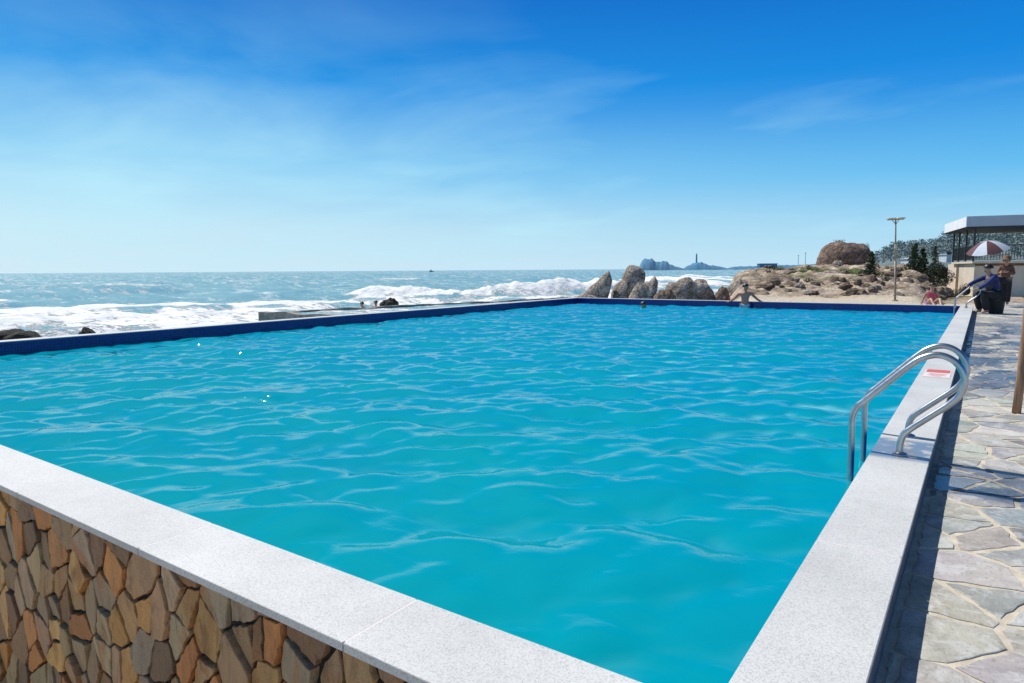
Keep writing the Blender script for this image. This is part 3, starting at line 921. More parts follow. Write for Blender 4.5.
for (u, d, r_, k) in ((850, 51, 2.6, 1.0), (842, 47, 2.0, .7), (886, 38.5, 1.6, .9), (957, 45, 1.7, 1.1), (880, 52, 2, .5), (936, 40, 2.0, .55), (925, 45, 3, .6), (830, 43, 2.2, .55), (815, 50, 3, .6), (795, 46, 2.5, .5), (868, 48, 3, .6), (905, 60, 8, .5), (800, 60, 5, .5), (775, 58, 4, .6), (880, 90, 25, .6), (900, 140, 45, .8)):
    p = spot(u, d); grass = np.maximum(grass, k * np.exp(-((TX - p.x) ** 2 + (TY - p.y) ** 2) / r_ ** 2))
te = np_obj('beach', np.stack([TX, TY, land], -1).reshape(-1, 3), grid_faces(len(gx), len(gy)), M_TERR, None, True, {'rock': rockm.ravel(), 'grass': grass.ravel()})
tag(te, kind='structure')
def ground_z(x, y):
    i = min(max(int(np.searchsorted(gx, x)) - 1, 0), len(gx) - 2); j = min(max(int(np.searchsorted(gy, y)) - 1, 0), len(gy) - 2)
    return float(land[i, j])

def rock_outline(name, label, outline, d, thick, mat, group=None, base=None, rough=0.16, ref_u=None, cat='rock', n=96, sharp=1.0):
    """a boulder whose broadside has the given outline (picture columns / rows at distance d), with real depth"""
    us = [p[0] for p in outline]; uc = ref_u or sum(us) / len(us)
    c = spot(uc, d)
    pts = [((u - uc) / 672.0 * d, zat(v, d, u)) for u, v in outline]
    if base is not None:
        x0, x1 = pts[0][0], pts[-1][0]
        pts = [(x0 - .15, base)] + pts + [(x1 + .15, base)]
    per = [Vector(p) for p in pts]; L = [0]
    for i in range(len(per)): L.append(L[-1] + (per[(i + 1) % len(per)] - per[i]).length)
    ring = []
    for k in range(n):
        s_ = L[-1] * k / n
        i = max(j for j in range(len(per)) if L[j] <= s_)
        ring.append(per[i].lerp(per[(i + 1) % len(per)], (s_ - L[i]) / max(1e-6, L[i + 1] - L[i])))
    cx = sum(p.x for p in ring) / n; cz = sum(p.y for p in ring) / n
    V = []; F = []; steps = 27
    for j in range(steps):
        t_ = -1 + 2 * j / (steps - 1)
        s_ = max(0.02, (1 - abs(t_) ** 2.4) ** 0.55)
        for p in ring:
            x, zz = cx + (p.x - cx) * s_, cz + (p.y - cz) * s_
            # lean the far and near faces back so that the top is narrower than the foot
            V.append(Vector((x, t_ * thick / 2, zz)))
    for j in range(steps - 1):
        for k in range(n):
            a, b = j * n + k, j * n + (k + 1) % n
            F.append((a, b, b + n, a + n))
    F.append(tuple(range(n))[::-1]); F.append(tuple((steps - 1) * n + k for k in range(n)))
    sd = random.uniform(0, 50)
    size = max(max(p.x for p in ring) - min(p.x for p in ring), .4)
    for v in V:
        q = Vector((v.x + sd, v.y, v.z)) / size
        a = mnoise.fractal(q * 2.2, 0.9, 2.1, 4) * rough * size * 0.45
        cellv = mnoise.voronoi(Vector((q.x * 3.4, q.y * 3.4, q.z * 2.6)))[0]
        b = (cellv[1] - cellv[0] - .25) * rough * size * 0.85
        b += mnoise.fractal(q * 13, 0.8, 2.1, 4) * min(.09, rough * size * .24)
        b += mnoise.fractal(Vector((q.x * 2, q.y * 2, q.z * 12)), 0.9, 2.1, 3) * rough * size * .12
        dirv = Vector((v.x - cx, v.y, (v.z - cz)))
        dirv = dirv.normalized() if dirv.length > 1e-4 else Vector((0, 0, 1))
        v += dirv * (a + b) * (0.55 if True else 1)
    o = mesh_obj(name, V, F, mat, None, True)
    o.location = (c.x, c.y, 0); o.rotation_euler = (0, 0, YAW)
    bm = bmesh.new(); bm.from_mesh(o.data); bmesh.ops.recalc_face_normals(bm, faces=bm.faces); bm.to_mesh(o.data); bm.free()
    return tag(o, label, cat, group)

rock_outline('boulder', 'tall grey boulder leaning right, slanting wedge, leftmost of the three beyond the pool', [(584.5, 297), (586, 292.5), (590.4, 287.6), (598, 281), (605.4, 273), (609.5, 270.6), (613, 279), (611, 288), (609, 297)], 40, 1.5, M_GREY_ROCK, base=-2.4, rough=.10)
rock_outline('boulder', 'largest round-topped grey boulder, middle of the three leaning beyond the pool', [(612.4, 297), (613, 291), (616, 285.4), (622.6, 279), (624.5, 272), (628, 267.2), (633.4, 265), (640, 267), (645, 271.5), (645.6, 279), (641, 288), (637, 297)], 40.5, 2.0, M_GREY_ROCK, base=-2.4, rough=.10)
rock_outline('boulder', 'low grey boulder with a saddle and pointed right tip, right of the tallest boulder', [(630, 297), (633.4, 290), (638.7, 282.2), (645, 282.8), (649.5, 281.7), (652.5, 278.5), (655.4, 275.5), (658.3, 281), (657.5, 290), (655, 297)], 39, 1.5, M_GREY_ROCK, base=-2.4, rough=.08)
rock_outline('boulder', 'low flat dark foot rock at the left of the wedge boulder', [(573, 298), (578, 295.5), (584, 294), (592, 295), (598, 298)], 38.5, 1.6, M_GREY_ROCK, base=-2.4)
rock_outline('boulder', 'small dark rock at the left foot of the jagged brown mound', [(655, 297), (658, 291.5), (664, 288.5), (671, 289.5), (676, 297)], 38, 1.2, M_BROWN_ROCK, base=-2.4, rough=.2)
rock_outline('boulder', 'broad jagged brown rock mound right of the leaning boulders', [(664, 297), (670, 286), (676, 283.5), (683, 280.5), (689, 279.2), (694, 280.4), (699.6, 278.7), (706, 282), (711.5, 287), (715.5, 297)], 41, 2.6, M_GREY_ROCK, base=-2.4, rough=.20)
rock_outline('boulder', 'small dark rock between the jagged mound and the bather', [(717, 297), (719.5, 290), (723, 285.6), (727, 287), (731, 297)], 40, 1.1, M_BROWN_ROCK, base=-2.4, rough=.25)
rock_outline('boulder', 'grey brown rock behind the bather leaning on the pool edge', [(724, 297), (728, 287), (733, 283), (738.6, 280.3), (745, 279.2), (750, 281), (755, 287), (758, 297)], 42, 2.4, M_GREY_ROCK, base=-2.4, rough=.18)
rock_outline('boulder', 'large layered tan rock with horizontal cracks right of the bather', [(750, 298), (754, 286), (758, 280.5), (764, 276), (769, 273.3), (774, 272), (781, 273.5), (788, 277), (796, 283), (806, 298)], 40, 3.0, M_TAN_ROCK, base=-2.0, rough=.15)
rock_outline('boulder', 'small dark rock on top of the tan headland left of the dome', [(783, 276), (786, 271.5), (790, 269.5), (795, 270.6), (798, 276)], 52, 1.4, M_BROWN_ROCK, base=0.2, rough=.2)
rock_outline('boulder', 'pale rock on the skyline left of the brown dome', [(796, 275), (800, 267.5), (805, 264.5), (811, 264.8), (816, 268), (819, 275)], 55, 1.8, M_TAN_ROCK, base=0.2, rough=.2)
rock_outline('dome_boulder', 'huge brown dome boulder with steep left face on the headland skyline', [(817.5, 273), (818, 267), (819.5, 257.5), (824, 248.5), (831, 243.2), (837.5, 241.2), (844, 242.5), (851.6, 242.6), (859, 244), (864, 247), (867.5, 253), (869, 261), (870, 273)], 60, 4.2, M_BROWN_ROCK, base=0.2, rough=.07, n=120)
rock_outline('boulder', 'grey outcrop with grassy top under the dome', [(812, 296), (815, 279), (821, 272.5), (832, 270.5), (843, 272.8), (849, 280), (852, 292)], 47, 2.6, M_GREY_ROCK, base=-.4, rough=.17)
rock_outline('boulder', 'upright stone cone at the foot of the small conifer', [(864, 295), (867, 284), (870, 276), (874, 274), (878, 280), (882, 295)], 40, 1.0, M_BROWN_ROCK, base=-.3, rough=.16)
rock_outline('boulder', 'slanting tan rock behind the lamp post', [(879, 286), (884, 279), (890, 272), (896, 266.5), (901.6, 264.5), (905, 269), (908, 277), (912, 286)], 54, 2.0, M_TAN_ROCK, base=0.0, rough=.2)
rock_outline('boulder', 'rounded tan rock at the foot of the twin conifers', [(896, 287), (901, 279), (908, 274), (915, 277), (920, 287)], 47, 1.5, M_TAN_ROCK, base=-.1, rough=.2)
rock_outline('boulder', 'long low sand coloured slab right of the lamp post foot', [(894, 295.5), (897, 290.5), (905, 288.8), (912, 290), (915.5, 295.5)], 37, 1.0, M_TAN_ROCK, base=-.3, rough=.12)
rock_outline('boulder', 'small upright block beside the low sand coloured slab', [(914.5, 297), (915.5, 291.5), (919, 290.5), (921.5, 297)], 36, .5, M_TAN_ROCK, base=-.3, rough=.12)
rock_outline('boulder', 'low rock on the sand between the seated child and the cream wall', [(928, 294), (936, 288.5), (945, 286), (951, 289), (954, 294)], 43, 1.4, M_TAN_ROCK, base=-.6, rough=.2)
# rocks awash
rock_outline('boulder', 'wet dark rock awash at the far left against the pool edge', [(-45, 344), (-30, 334), (-14, 331), (-4, 333), (6, 331.8), (13, 332.4), (20, 332), (27, 331), (31, 334), (37, 341), (38, 345)], 31.5, 2.2, M_DARK_ROCK, base=-2.6, rough=.12)
rock_outline('boulder', 'small wet rock in the foam right of the far left rock', [(75, 339), (77, 331.5), (81, 328.8), (87, 330), (91, 333.5), (94, 339)], 32.5, 1.0, M_DARK_ROCK, base=-2.6, rough=.2)
rock_outline('boulder', 'dark rock awash beyond the sea basin behind two bathers', [(379, 303.5), (384, 300.4), (390, 298), (394, 298.4), (398, 303)], 55, 1.2, M_DARK_ROCK, base=-2.6, rough=.2)
# scatter of boulders on the slope
def small_rock_mesh(name, mat, seed):
    bm = bmesh.new(); bmesh.ops.create_icosphere(bm, subdivisions=4, radius=1)
    rr = random.Random(seed)
    planes = [(Vector((rr.gauss(0, 1), rr.gauss(0, 1), rr.gauss(0, 1))).normalized(), rr.uniform(.55, .85)) for _ in range(12)]
    for v in bm.verts:
        for nrm, dd in planes:
            k = v.co.dot(nrm)
            if k > dd: v.co -= nrm * (k - dd) * .9
        v.co += v.co.normalized() * (mnoise.fractal(v.co * 2.2 + Vector((seed, 0, 0)), 1, 2, 5) * .14 + mnoise.fractal(v.co * 7 + Vector((seed, 4, 0)), .8, 2, 4) * .06)
    me = bpy.data.meshes.new(name); bm.to_mesh(me); bm.free()
    me.polygons.foreach_set('use_smooth', [True] * len(me.polygons)); me.materials.append(mat); return me
meshes = [small_rock_mesh('slope_boulder', m_, i) for i, m_ in enumerate((M_TAN_ROCK, M_TAN_ROCK, M_GREY_ROCK, M_TAN_ROCK, M_BROWN_ROCK))]
rr = random.Random(5); cnt = 0
while cnt < 120:
    u = rr.uniform(757, 946); d = rr.uniform(31.5, 58) if rr.random() < .7 else rr.uniform(31, 40)
    p = spot(u, d); zz = ground_z(p.x, p.y)
    if u > 925 and d > 44: continue
    s_ = rr.uniform(.12, .42) * (1.25 if d > 40 else .75)
    o = bpy.data.objects.new('slope_boulder', meshes[rr.randrange(5)]); link(o)
    o.location = (p.x, p.y, zz + s_ * .15); o.rotation_euler = (rr.uniform(-.4, .4), rr.uniform(-.4, .4), rr.uniform(0, 6))
    o.scale = (s_ * rr.uniform(.9, 1.6), s_ * rr.uniform(.8, 1.3), s_ * rr.uniform(.6, 1.0))
    tag(o, 'small weathered boulder among many on the sandy slope beyond the pool', 'rock', 'small boulders scattered over the sandy slope'); cnt += 1

# ------------------------------------------------------------------ vegetation
def leaves(name, centers, size, mat, parent, flat=0.0, seed=1):
    g = np.random.default_rng(seed); n = len(centers); c = np.array(centers)
    a = g.normal(size=(n, 3)); a[:, 2] *= (1 - flat); a /= np.linalg.norm(a, axis=1)[:, None]
    b = g.normal(size=(n, 3)); b -= a * (a * b).sum(1)[:, None]; b /= np.linalg.norm(b, axis=1)[:, None]
    s_ = (np.array(size) if np.ndim(size) else np.full(n, size)) * g.uniform(.6, 1.3, n)
    a *= s_[:, None]; b *= (s_ * .55)[:, None]
    V = np.stack([c - a, c - b * .9, c + a, c + b * .9], 1).reshape(-1, 3)
    F = np.arange(n * 4).reshape(n, 4)
    return np_obj(name, V, F, mat, parent, False)

def conifer(u, d, top_v, base_v, width, label, seed, dens=1.0):
    g = random.Random(seed); p = spot(u, d); zb = zat(base_v, d, u); zt = zat(top_v, d, u); hgt = zt - zb
    t = tag(empty('conifer_tree', (p.x, p.y, zb)), label, 'tree')
    mb = MB(); mb.tube([(0, 0, -.5), (0.01, 0, hgt * .4), (0, .01, hgt * .97)], [hgt * .028, hgt * .02, .006], 8)
    C = []
    tiers = int(13 + hgt * 1.5)
    for i in range(tiers):
        f = i / (tiers - 1); z = hgt * (.10 + .86 * f); L = width * (1 - f * .93) * g.uniform(.75, 1.15) + .03
        for k in range(7):
            a = g.uniform(0, 6.28); l_ = L * g.uniform(.55, 1.1)
            e = Vector((math.cos(a) * l_, math.sin(a) * l_, z + l_ * g.uniform(-.05, .40)))
            if f < .9: mb.tube([(0, 0, z), tuple(e)], [.012, .004], 4, False)
            for q in range(int(16 * dens)):
                s_ = g.uniform(.12, 1.05) ** .7
                C.append((e.x * s_ + g.gauss(0, .035), e.y * s_ + g.gauss(0, .035), z + (e.z - z) * s_ + g.gauss(0, .035)))
    mb.build('trunk', M_BARK, t, True)
    leaves('crown', C, hgt * .020 + .012, M_CONIFER, t, .2, seed)
    return t
conifer(871.5, 45, 251.5, 281, .62, 'small dark conifer growing beside the brown dome boulder', 3, 1.8)
conifer(914.5, 50, 243, 286, .85, 'tallest dark conifer, left one of the pair right of the lamp post', 4, 1.8)
conifer(922.5, 51.5, 247.5, 286, .80, 'dark conifer at the right of the pair right of the lamp post', 5, 1.8)
conifer(935, 66, 245.5, 272, .55, 'slender distant conifer rising above the round dark bush', 6, .7)

def bush(u, d, v0, v1, w_, label, seed, mat=M_BUSH, n=5200, group=None, size=.055, name='bush'):
    g = random.Random(seed); p = spot(u, d); zb = zat(v1, d, u); hh = zat(v0, d, u) - zb
    t = tag(empty(name, (p.x, p.y, zb)), label, 'bush', group)
    mb = MB(); C = []
    blobs = [(g.gauss(0, w_ * .25), g.gauss(0, w_ * .25), hh * g.uniform(.25, .75), w_ * g.uniform(.18, .30)) for _ in range(14)]
    for (x, y, z, r_) in blobs[:6]: mb.tube([(0, 0, -.2), (x * .5, y * .5, z * .5), (x, y, z)], [.03, .02, .008], 5)
    while len(C) < n:
        x, y, z, r_ = g.choice(blobs)
        v = Vector((g.gauss(0, 1), g.gauss(0, 1), g.gauss(0, 1))).normalized() * r_ * g.uniform(.55, 1.08)
        q = (x + v.x, y + v.y, z + v.z * 1.1)
        if q[2] > -.05: C.append(q)
    mb.build('stems', M_BARK, t, True); leaves('foliage', C, size, mat, t, .0, seed)
bush(937, 50, 261.5, 289, 1.75, 'large round dark bush left of the cream building', 21)
bush(928, 52, 268, 288, 1.1, 'lower dark bush between the conifers and the round bush', 22, M_BUSH, 1300)
bush(844, 48, 270.5, 276, .9, 'low olive scrub on the outcrop under the dome', 23, M_SCRUB, 600, None, .045)
bush(885, 40, 285.5, 292, .9, 'low green scrub on the slope left of the lamp post', 24, M_SCRUB, 600, None, .04)
bush(957, 44, 290, 297, 1.1, 'low green scrub at the foot of the cream wall', 25, M_SCRUB, 700, None, .04)
bush(800, 49, 272, 279, 1.1, 'low olive scrub on the headland left of the dome', 26, M_SCRUB, 600, None, .045)
bush(905, 43, 284, 290, .8, 'sparse scrub under the twin conifers', 27, M_SCRUB, 400, None, .04)
rs = random.Random(17)
for i in range(34):
    u = rs.uniform(765, 925); d = rs.uniform(38, 58); q = spot(u, d); zg = ground_z(q.x, q.y)
    vb = 269.8 - (u - 512) * .00663 + (EYE - zg) / d * 672 / .9889
    bush(u, d, vb - rs.uniform(1.6, 3.6), vb + .6, rs.uniform(.4, 1.0), 'low dry scrub tuft among many on the sandy slope beyond the pool', 100 + i, M_SCRUB if rs.random() < .7 else M_BUSH, 220, 'scrub tufts dotted over the sandy slope', .045, 'scrub_tuft')
# tufts on the dome
bush(838, 60.5, 239.8, 243.5, .8, 'dry tuft growing on top of the brown dome', 28, M_SCRUB, 300, None, .04)
bush(864, 60.5, 244, 251, .9, 'dark tuft growing on the right shoulder of the brown dome', 29, M_BUSH, 500, None, .045)

# wooded hill behind
prof = [(846, 266), (862, 263), (874, 259), (882, 254), (887, 250), (895, 246.8), (905, 247.5), (915, 246.5), (930, 244.5), (945, 242), (960, 241), (985, 240), (1024, 239), (1100, 238), (1250, 244), (1400, 258)]
us = np.linspace(846, 1400, 160); ridge = np.interp(us, [p[0] for p in prof], [p[1] for p in prof])
ds = np.linspace(130, 420, 34)
V = []
for u, rv in zip(us, ridge):
    for d in ds:
        p = spot(u, d); top = zat(rv, 300, u)
        f = math.exp(-((d - 300) / 95) ** 2)
        z = .8 + (top - .8) * f + (mnoise.noise(Vector((p.x / 18, p.y / 18, 0))) * .9) * f
        V.append((p.x, p.y, z if d < 410 else -3))
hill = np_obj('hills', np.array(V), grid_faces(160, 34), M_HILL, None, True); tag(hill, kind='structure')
C = []; S = []
g = random.Random(9)
for i in range(900):
    u = g.uniform(868, 1130); d = g.uniform(185, 318) if g.random() < .75 else g.uniform(290, 305)
    p = spot(u, d); rv = np.interp(u, us, ridge); top = zat(rv, 300, u)
    f = math.exp(-((d - 300) / 95) ** 2); z = .8 + (top - .8) * f
    hh = g.uniform(1.6, 4.2) * (1.25 if u > 940 else .8); ww = hh * g.uniform(.32, .5)
    for k in range(46):
        v = Vector((g.gauss(0, .42), g.gauss(0, .42), 0)); q = g.random()
        C.append((p.x + v.x * ww * 1.3 * (1.1 - q * .6), p.y + v.y * ww * 1.3 * (1.1 - q * .6), z - .5 + hh * q)); S.append(hh * .075 + .10)
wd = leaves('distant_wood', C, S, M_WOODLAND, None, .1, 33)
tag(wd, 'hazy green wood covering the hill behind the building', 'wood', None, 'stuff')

# hillside houses
def small_house(u, d, v0, v1, w_, label):
    p = spot(u, d); zb = zat(v1, d, u); hh = zat(v0, d, u) - zb
    t = tag(empty('hillside_house', (p.x, p.y, zb), YAW), label, 'house')
    mb = MB(); mb.box(-w_ / 2, w_ / 2, -1.5, 1.5, -3, hh * .62); mb.build('wall', M_HOUSE, t)
    mb = MB(); o_ = .25
    mb.add([(-w_ / 2 - o_, -1.8, hh * .6), (w_ / 2 + o_, -1.8, hh * .6), (w_ / 2 + o_, 0, hh), (-w_ / 2 - o_, 0, hh), (w_ / 2 + o_, 1.8, hh * .6), (-w_ / 2 - o_, 1.8, hh * .6)],
           [(0, 1, 2, 3), (3, 2, 4, 5), (0, 3, 5), (1, 4, 2)]); mb.build('roof', M_TINROOF, t)
    for x in (-w_ * .25, w_ * .25):
        mb = MB(); mb.box(x - .3, x + .3, -1.53, -1.503, .3, 1.0); mb.build('window', M_EYE, t)
small_house(908, 150, 258, 261, 1.4, 'small pale tin-roofed house on the slope behind the lamp post')
small_house(945, 170, 253.8, 256, 1.2, 'small pale house among trees above the round dark bush')

# ------------------------------------------------------------------ far coast
def far_profile(name, outline, d, depth, mat, label=None, cat=None, kind=None):
    us = np.linspace(outline[0][0], outline[-1][0], 70); vs = np.interp(us, [p[0] for p in outline], [p[1] for p in outline])
    V = []
    for u, v in zip(us, vs):
        for k, s_ in ((-1, 0), (-.7, .55), (-.35, .85), (0, 1), (.4, .8), (1, 0)):
            p = spot(u, d + k * depth); z = SEA - 1.5 + (zat(v, d, u) - SEA + 1.5) * s_
            z += mnoise.noise(Vector((p.x / 7, p.y / 7, 2))) * (zat(v, d, u) - SEA) * .18 * (1 if s_ else 0)
            V.append((p.x, p.y, z))
    o = np_obj(name, np.array(V), grid_faces(70, 6), mat, None, True)
    return tag(o, label, cat, None, kind)
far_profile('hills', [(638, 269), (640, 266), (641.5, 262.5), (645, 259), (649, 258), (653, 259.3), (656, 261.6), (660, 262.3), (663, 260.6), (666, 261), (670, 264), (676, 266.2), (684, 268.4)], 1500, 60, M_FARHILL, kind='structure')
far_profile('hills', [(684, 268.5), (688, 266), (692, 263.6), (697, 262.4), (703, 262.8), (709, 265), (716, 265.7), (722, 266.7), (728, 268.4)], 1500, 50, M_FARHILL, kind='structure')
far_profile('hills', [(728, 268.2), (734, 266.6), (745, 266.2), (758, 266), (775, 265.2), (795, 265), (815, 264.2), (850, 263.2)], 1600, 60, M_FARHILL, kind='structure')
p = spot(696.8, 1500); zb = zat(262.8, 1500, 697); zt = zat(253.3, 1500, 697)
t = tag(empty('lighthouse', (p.x, p.y, zb)), 'slim grey lighthouse standing on the distant islet', 'lighthouse')
hh = zt - zb
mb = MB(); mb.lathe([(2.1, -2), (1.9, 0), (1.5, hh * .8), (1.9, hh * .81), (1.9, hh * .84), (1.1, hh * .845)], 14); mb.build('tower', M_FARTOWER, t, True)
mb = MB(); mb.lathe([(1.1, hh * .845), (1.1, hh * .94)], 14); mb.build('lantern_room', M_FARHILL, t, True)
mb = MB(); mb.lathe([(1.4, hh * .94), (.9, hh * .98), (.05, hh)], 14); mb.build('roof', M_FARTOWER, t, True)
p = spot(767.5, 1550)
t = tag(empty('harbour_building', (p.x, p.y, 0), YAW), 'long flat hazy block on the far low coast', 'building')
mb = MB(); mb.box(-20, 20, -8, 8, -1, zat(264, 1550, 767)); mb.build('wall', M_FARHILL, t)
mb = MB(); mb.box(-21, 21, -9, 9, zat(264, 1550, 767) + .02, zat(263.4, 1550, 767)); mb.build('roof', M_FARTOWER, t)
p = spot(432, 1100)
t = tag(empty('fishing_boat', (p.x, p.y, SEA)), 'tiny dark fishing boat on the horizon left of the centre', 'boat')
mb = MB(); mb.add([(-4, -1.2, 1.4), (4, -1.2, 1.8), (6, 0, 2.2), (4, 1.2, 1.8), (-4, 1.2, 1.4), (-3.5, -.8, -.5), (4, -.8, -.5), (4, .8, -.5), (-3.5, .8, -.5)], [(0, 1, 6, 5), (1, 2, 6), (2, 3, 7, 6), (3, 4, 8, 7), (4, 0, 5, 8), (0, 4, 3, 2, 1)]); mb.build('hull', M_FARBOAT, t)
mb = MB(); mb.box(-3, 0, -.8, .8, 1.5, 3.6); mb.build('cabin', M_FARTOWER, t)
mb = MB(); mb.tube([(.6, 0, 1.5), (.6, 0, 6)], .12, 6); mb.build('mast', M_FARBOAT, t)
for u, v0, lab in ((798.5, 255, 'thin distant mast, left of two on the skyline left of the dome'), (805.5, 252.5, 'thin distant mast, right of two on the skyline left of the dome')):
    p = spot(u, 90); zt = zat(v0, 90, u)
    t = tag(empty('distant_mast', (p.x, p.y, 0)), lab, 'mast')
    mb = MB(); mb.tube([(0, 0, -1), (0, 0, zt)], [.05, .03], 6); mb.build('pole', M_FARTOWER, t)
    mb = MB(); mb.box(-.09, .09, -.03, .03, zt - .12, zt - .05); mb.build('crossarm', M_FARTOWER, t)

# ------------------------------------------------------------------ terrace building
A = spot(969.5, 45)                                   # near corner of the terrace
ang = R(10.0)                                        # the long side runs 25 degrees right of the view
bld = tag(empty('terrace_building', (A.x, A.y, -0.9), ang), 'cream walled building with railed upper terrace under a flat white roof', 'building')
def bz(v, u=985): return zat(v, 45, u) + 0.9
T0, T1 = bz(261.3), bz(245)                          # terrace floor, rail top
RB, RT = bz(228.6), bz(217)
W_, D_ = 14.0, 8.2
mb = MB()
mb.box(.34, W_, .25, 11.0, -1, T0 - .14)
mb.build('wall', M_CREAM, bld)
mb = MB(); mb.box(0.32, 0.337, 6.0, 7.0, 0, T0 - .3, .005); mb.build('door', M_DOOR, bld)
mb = MB(); mb.box(.16, W_, -.05, D_ + .1, T0 - .138, T0, .01); mb.build('terrace_slab', M_CREAM, bld)
for (x, y) in ((.22, .1), (.22, 2.9), (.22, 5.7), (.22, D_ - .1), (4.6, .1), (9.2, .1), (13.6, .1)):
    mb = MB(); mb.box(x - .055, x + .055, y - .055, y + .055, T0 + .001, RB - .001); mb.build('post', M_BLACKMETAL, bld)
rl = MB()
rl.box(.22, W_, .085, .115, T1 - .04, T1); rl.box(.22, W_, .09, .11, T0 + .10, T0 + .13)
rl.box(.205, .235, .1, D_, T1 - .04, T1 - .001); rl.box(.21, .23, .1, D_, T0 + .10, T0 + .13)
x = .38
while x < W_:
    rl.box(x - .014, x + .014, .09, .11, T0 + .13, T1 - .04); x += .16
y = .26
while y < D_:
    rl.box(.21, .23, y - .014, y + .014, T0 + .13, T1 - .04); y += .16
rl.build('railing', M_BLACKMETAL, bld)
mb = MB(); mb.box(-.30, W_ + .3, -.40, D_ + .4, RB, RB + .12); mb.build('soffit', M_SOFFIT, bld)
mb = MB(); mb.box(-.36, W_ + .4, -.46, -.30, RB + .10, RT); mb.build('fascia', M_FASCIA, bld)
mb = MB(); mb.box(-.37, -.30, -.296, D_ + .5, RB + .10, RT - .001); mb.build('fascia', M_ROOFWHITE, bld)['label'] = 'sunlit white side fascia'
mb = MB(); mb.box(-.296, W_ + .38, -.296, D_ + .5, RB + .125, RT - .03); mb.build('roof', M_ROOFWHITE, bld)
mb = MB(); mb.lathe([(.001, RB - .16), (.16, RB - .15), (.24, RB - .08), (.26, RB - .002)], 16, Matrix.Translation((3.4, 1.3, 0))); mb.build('ceiling_lamp', M_GLASS, bld, True)
# lean railing-level planter strip under the terrace edge
mb = MB(); mb.box(.36, W_, .2, .247, T0 - .30, T0 - .142); mb.build('slab_edge_beam', M_DOOR, bld)

# ------------------------------------------------------------------ lamp post
t = tag(empty('lamp_post', (-2.88, 31.0, 0), YAW), 'tall slim lamp post with two flat lamp heads on the sand', 'lamp post')
t.rotation_euler = (0, R(-2.6), YAW)
mb = MB(); mb.tube([(0, 0, -.5), (0, 0, 1.6)], .040, 10); mb.tube([(0, 0, 1.6), (0, 0, 3.28)], [.034, .024], 10); mb.build('pole', M_GALV, t, True)
mb = MB(); mb.lathe([(.11, -.1), (.11, .03), (.055, .05)], 12); mb.build('base_plate', M_GALV, t)
mb = MB(); mb.box(-.33, .33, -.02, .02, 3.22, 3.26); mb.tube([(-.14, 0, 3.23), (0, 0, 3.05)], .014, 6); mb.tube([(.14, 0, 3.23), (0, 0, 3.05)], .014, 6); mb.build('crossarm', M_GALV, t)
for s in (-1, 1):
    mb = MB(); mb.box(s * .19 - .145, s * .19 + .145, -.12, .12, 3.262, 3.305, .01); h_ = mb.build('lamp_head', M_LAMP, t)
    mb = MB(); mb.box(s * .19 - .11, s * .19 + .11, -.1, -.03, 3.252, 3.261); mb.build('lens', M_GLASS, h_)
mb = MB(); mb.box(-.075, .0, -.09, -.052, 2.10, 2.26); mb.build('control_box', M_LAMP, t)

# ------------------------------------------------------------------ pool ladder
def smooth_path(pts, n=6):
    pts = [Vector(p) for p in pts]; out = []
    for i in range(len(pts) - 1):
        p0 = pts[max(i - 1, 0)]; p1 = pts[i]; p2 = pts[i + 1]; p3 = pts[min(i + 2, len(pts) - 1)]
        for k in range(n):
            t_ = k / n
            out.append(0.5 * ((2 * p1) + (p2 - p0) * t_ + (2 * p0 - 5 * p1 + 4 * p2 - p3) * t_ ** 2 + (3 * p1 - p0 - 3 * p2 + p3) * t_ ** 3))
    out.append(pts[-1]); return out
prof = [(-.662, -1.05), (-.662, -.4), (-.664, .10), (-.668, .30), (-.664, .375), (-.640, .435), (-.59, .487), (-.45, .633), (-.36, .725), (-.29, .782), (-.21, .807), (-.135, .785), (-.083, .73), (-.060, .655), (-.078, .575), (-.13, .507), (-.22, .425), (-.33, .325), (-.368, .278), (-.383, .22), (-.384, .152)]
LY = 4.9
lad = tag(empty('pool_ladder', (-.384, LY + .29, CT)), 'large near steel pool ladder with two curved handrails gripping the coping', 'pool ladder')
def lad_part(name, mb, mat, smooth=True):
    o = mb.build(name, mat, lad, smooth); o.matrix_parent_inverse = Matrix.Translation((.384, -LY - .29, -CT)); return o
for yy in (LY, LY + .58):
    mb = MB(); mb.tube(smooth_path([(x, yy, z) for x, z in prof], 6), .0205, 28); lad_part('handrail', mb, M_STEEL)
    mb = MB(); mb.lathe([(.048, CT - .002), (.048, CT + .005), (.040, CT + .012), (.024, CT + .016)], 20, Matrix.Translation((-.384, yy, 0))); lad_part('flange', mb, M_STEEL)
for zz in (-.32, -.58, -.84):
    mb = MB(); mb.box(-.70, -.62, LY + .02, LY + .56, zz - .015, zz + .015, .008); lad_part('tread', mb, M_STEEL)
def copy_tree(o, parent=None):
    c = o.copy(); COL.objects.link(c)
    if parent is not None: c.parent = parent; c.matrix_parent_inverse = o.matrix_parent_inverse.copy()
    for ch in o.children: copy_tree(ch, c)
    return c
l2 = copy_tree(lad); l2.location.y = 24.05
l2['label'] = 'far steel pool ladder at the corner beside the seated man'
lad['group'] = 'pool ladders'; l2['group'] = 'pool ladders'

# warning sticker on the coping
t = tag(empty('warning_sticker', (-.37, 8.93, CT + .0015)), 'faded red and white warning sticker stuck flat on the pool coping', 'sticker')
mb = MB(); mb.box(-.125, .125, -.33, .33, 0, .0015); mb.build('backing', M_LABELWHITE, t)
mb = MB()
mb.box(-.115, .115, .05, .31, .0016, .0024); mb.build('red_panel', M_RED, t)
mb = MB()
for yy, a in ((-.05, .09), (-.11, .07), (-.18, .09), (-.25, .05)): mb.box(-a, a, yy - .012, yy + .012, .0016, .0024)
mb.build('print', M_RED, t)

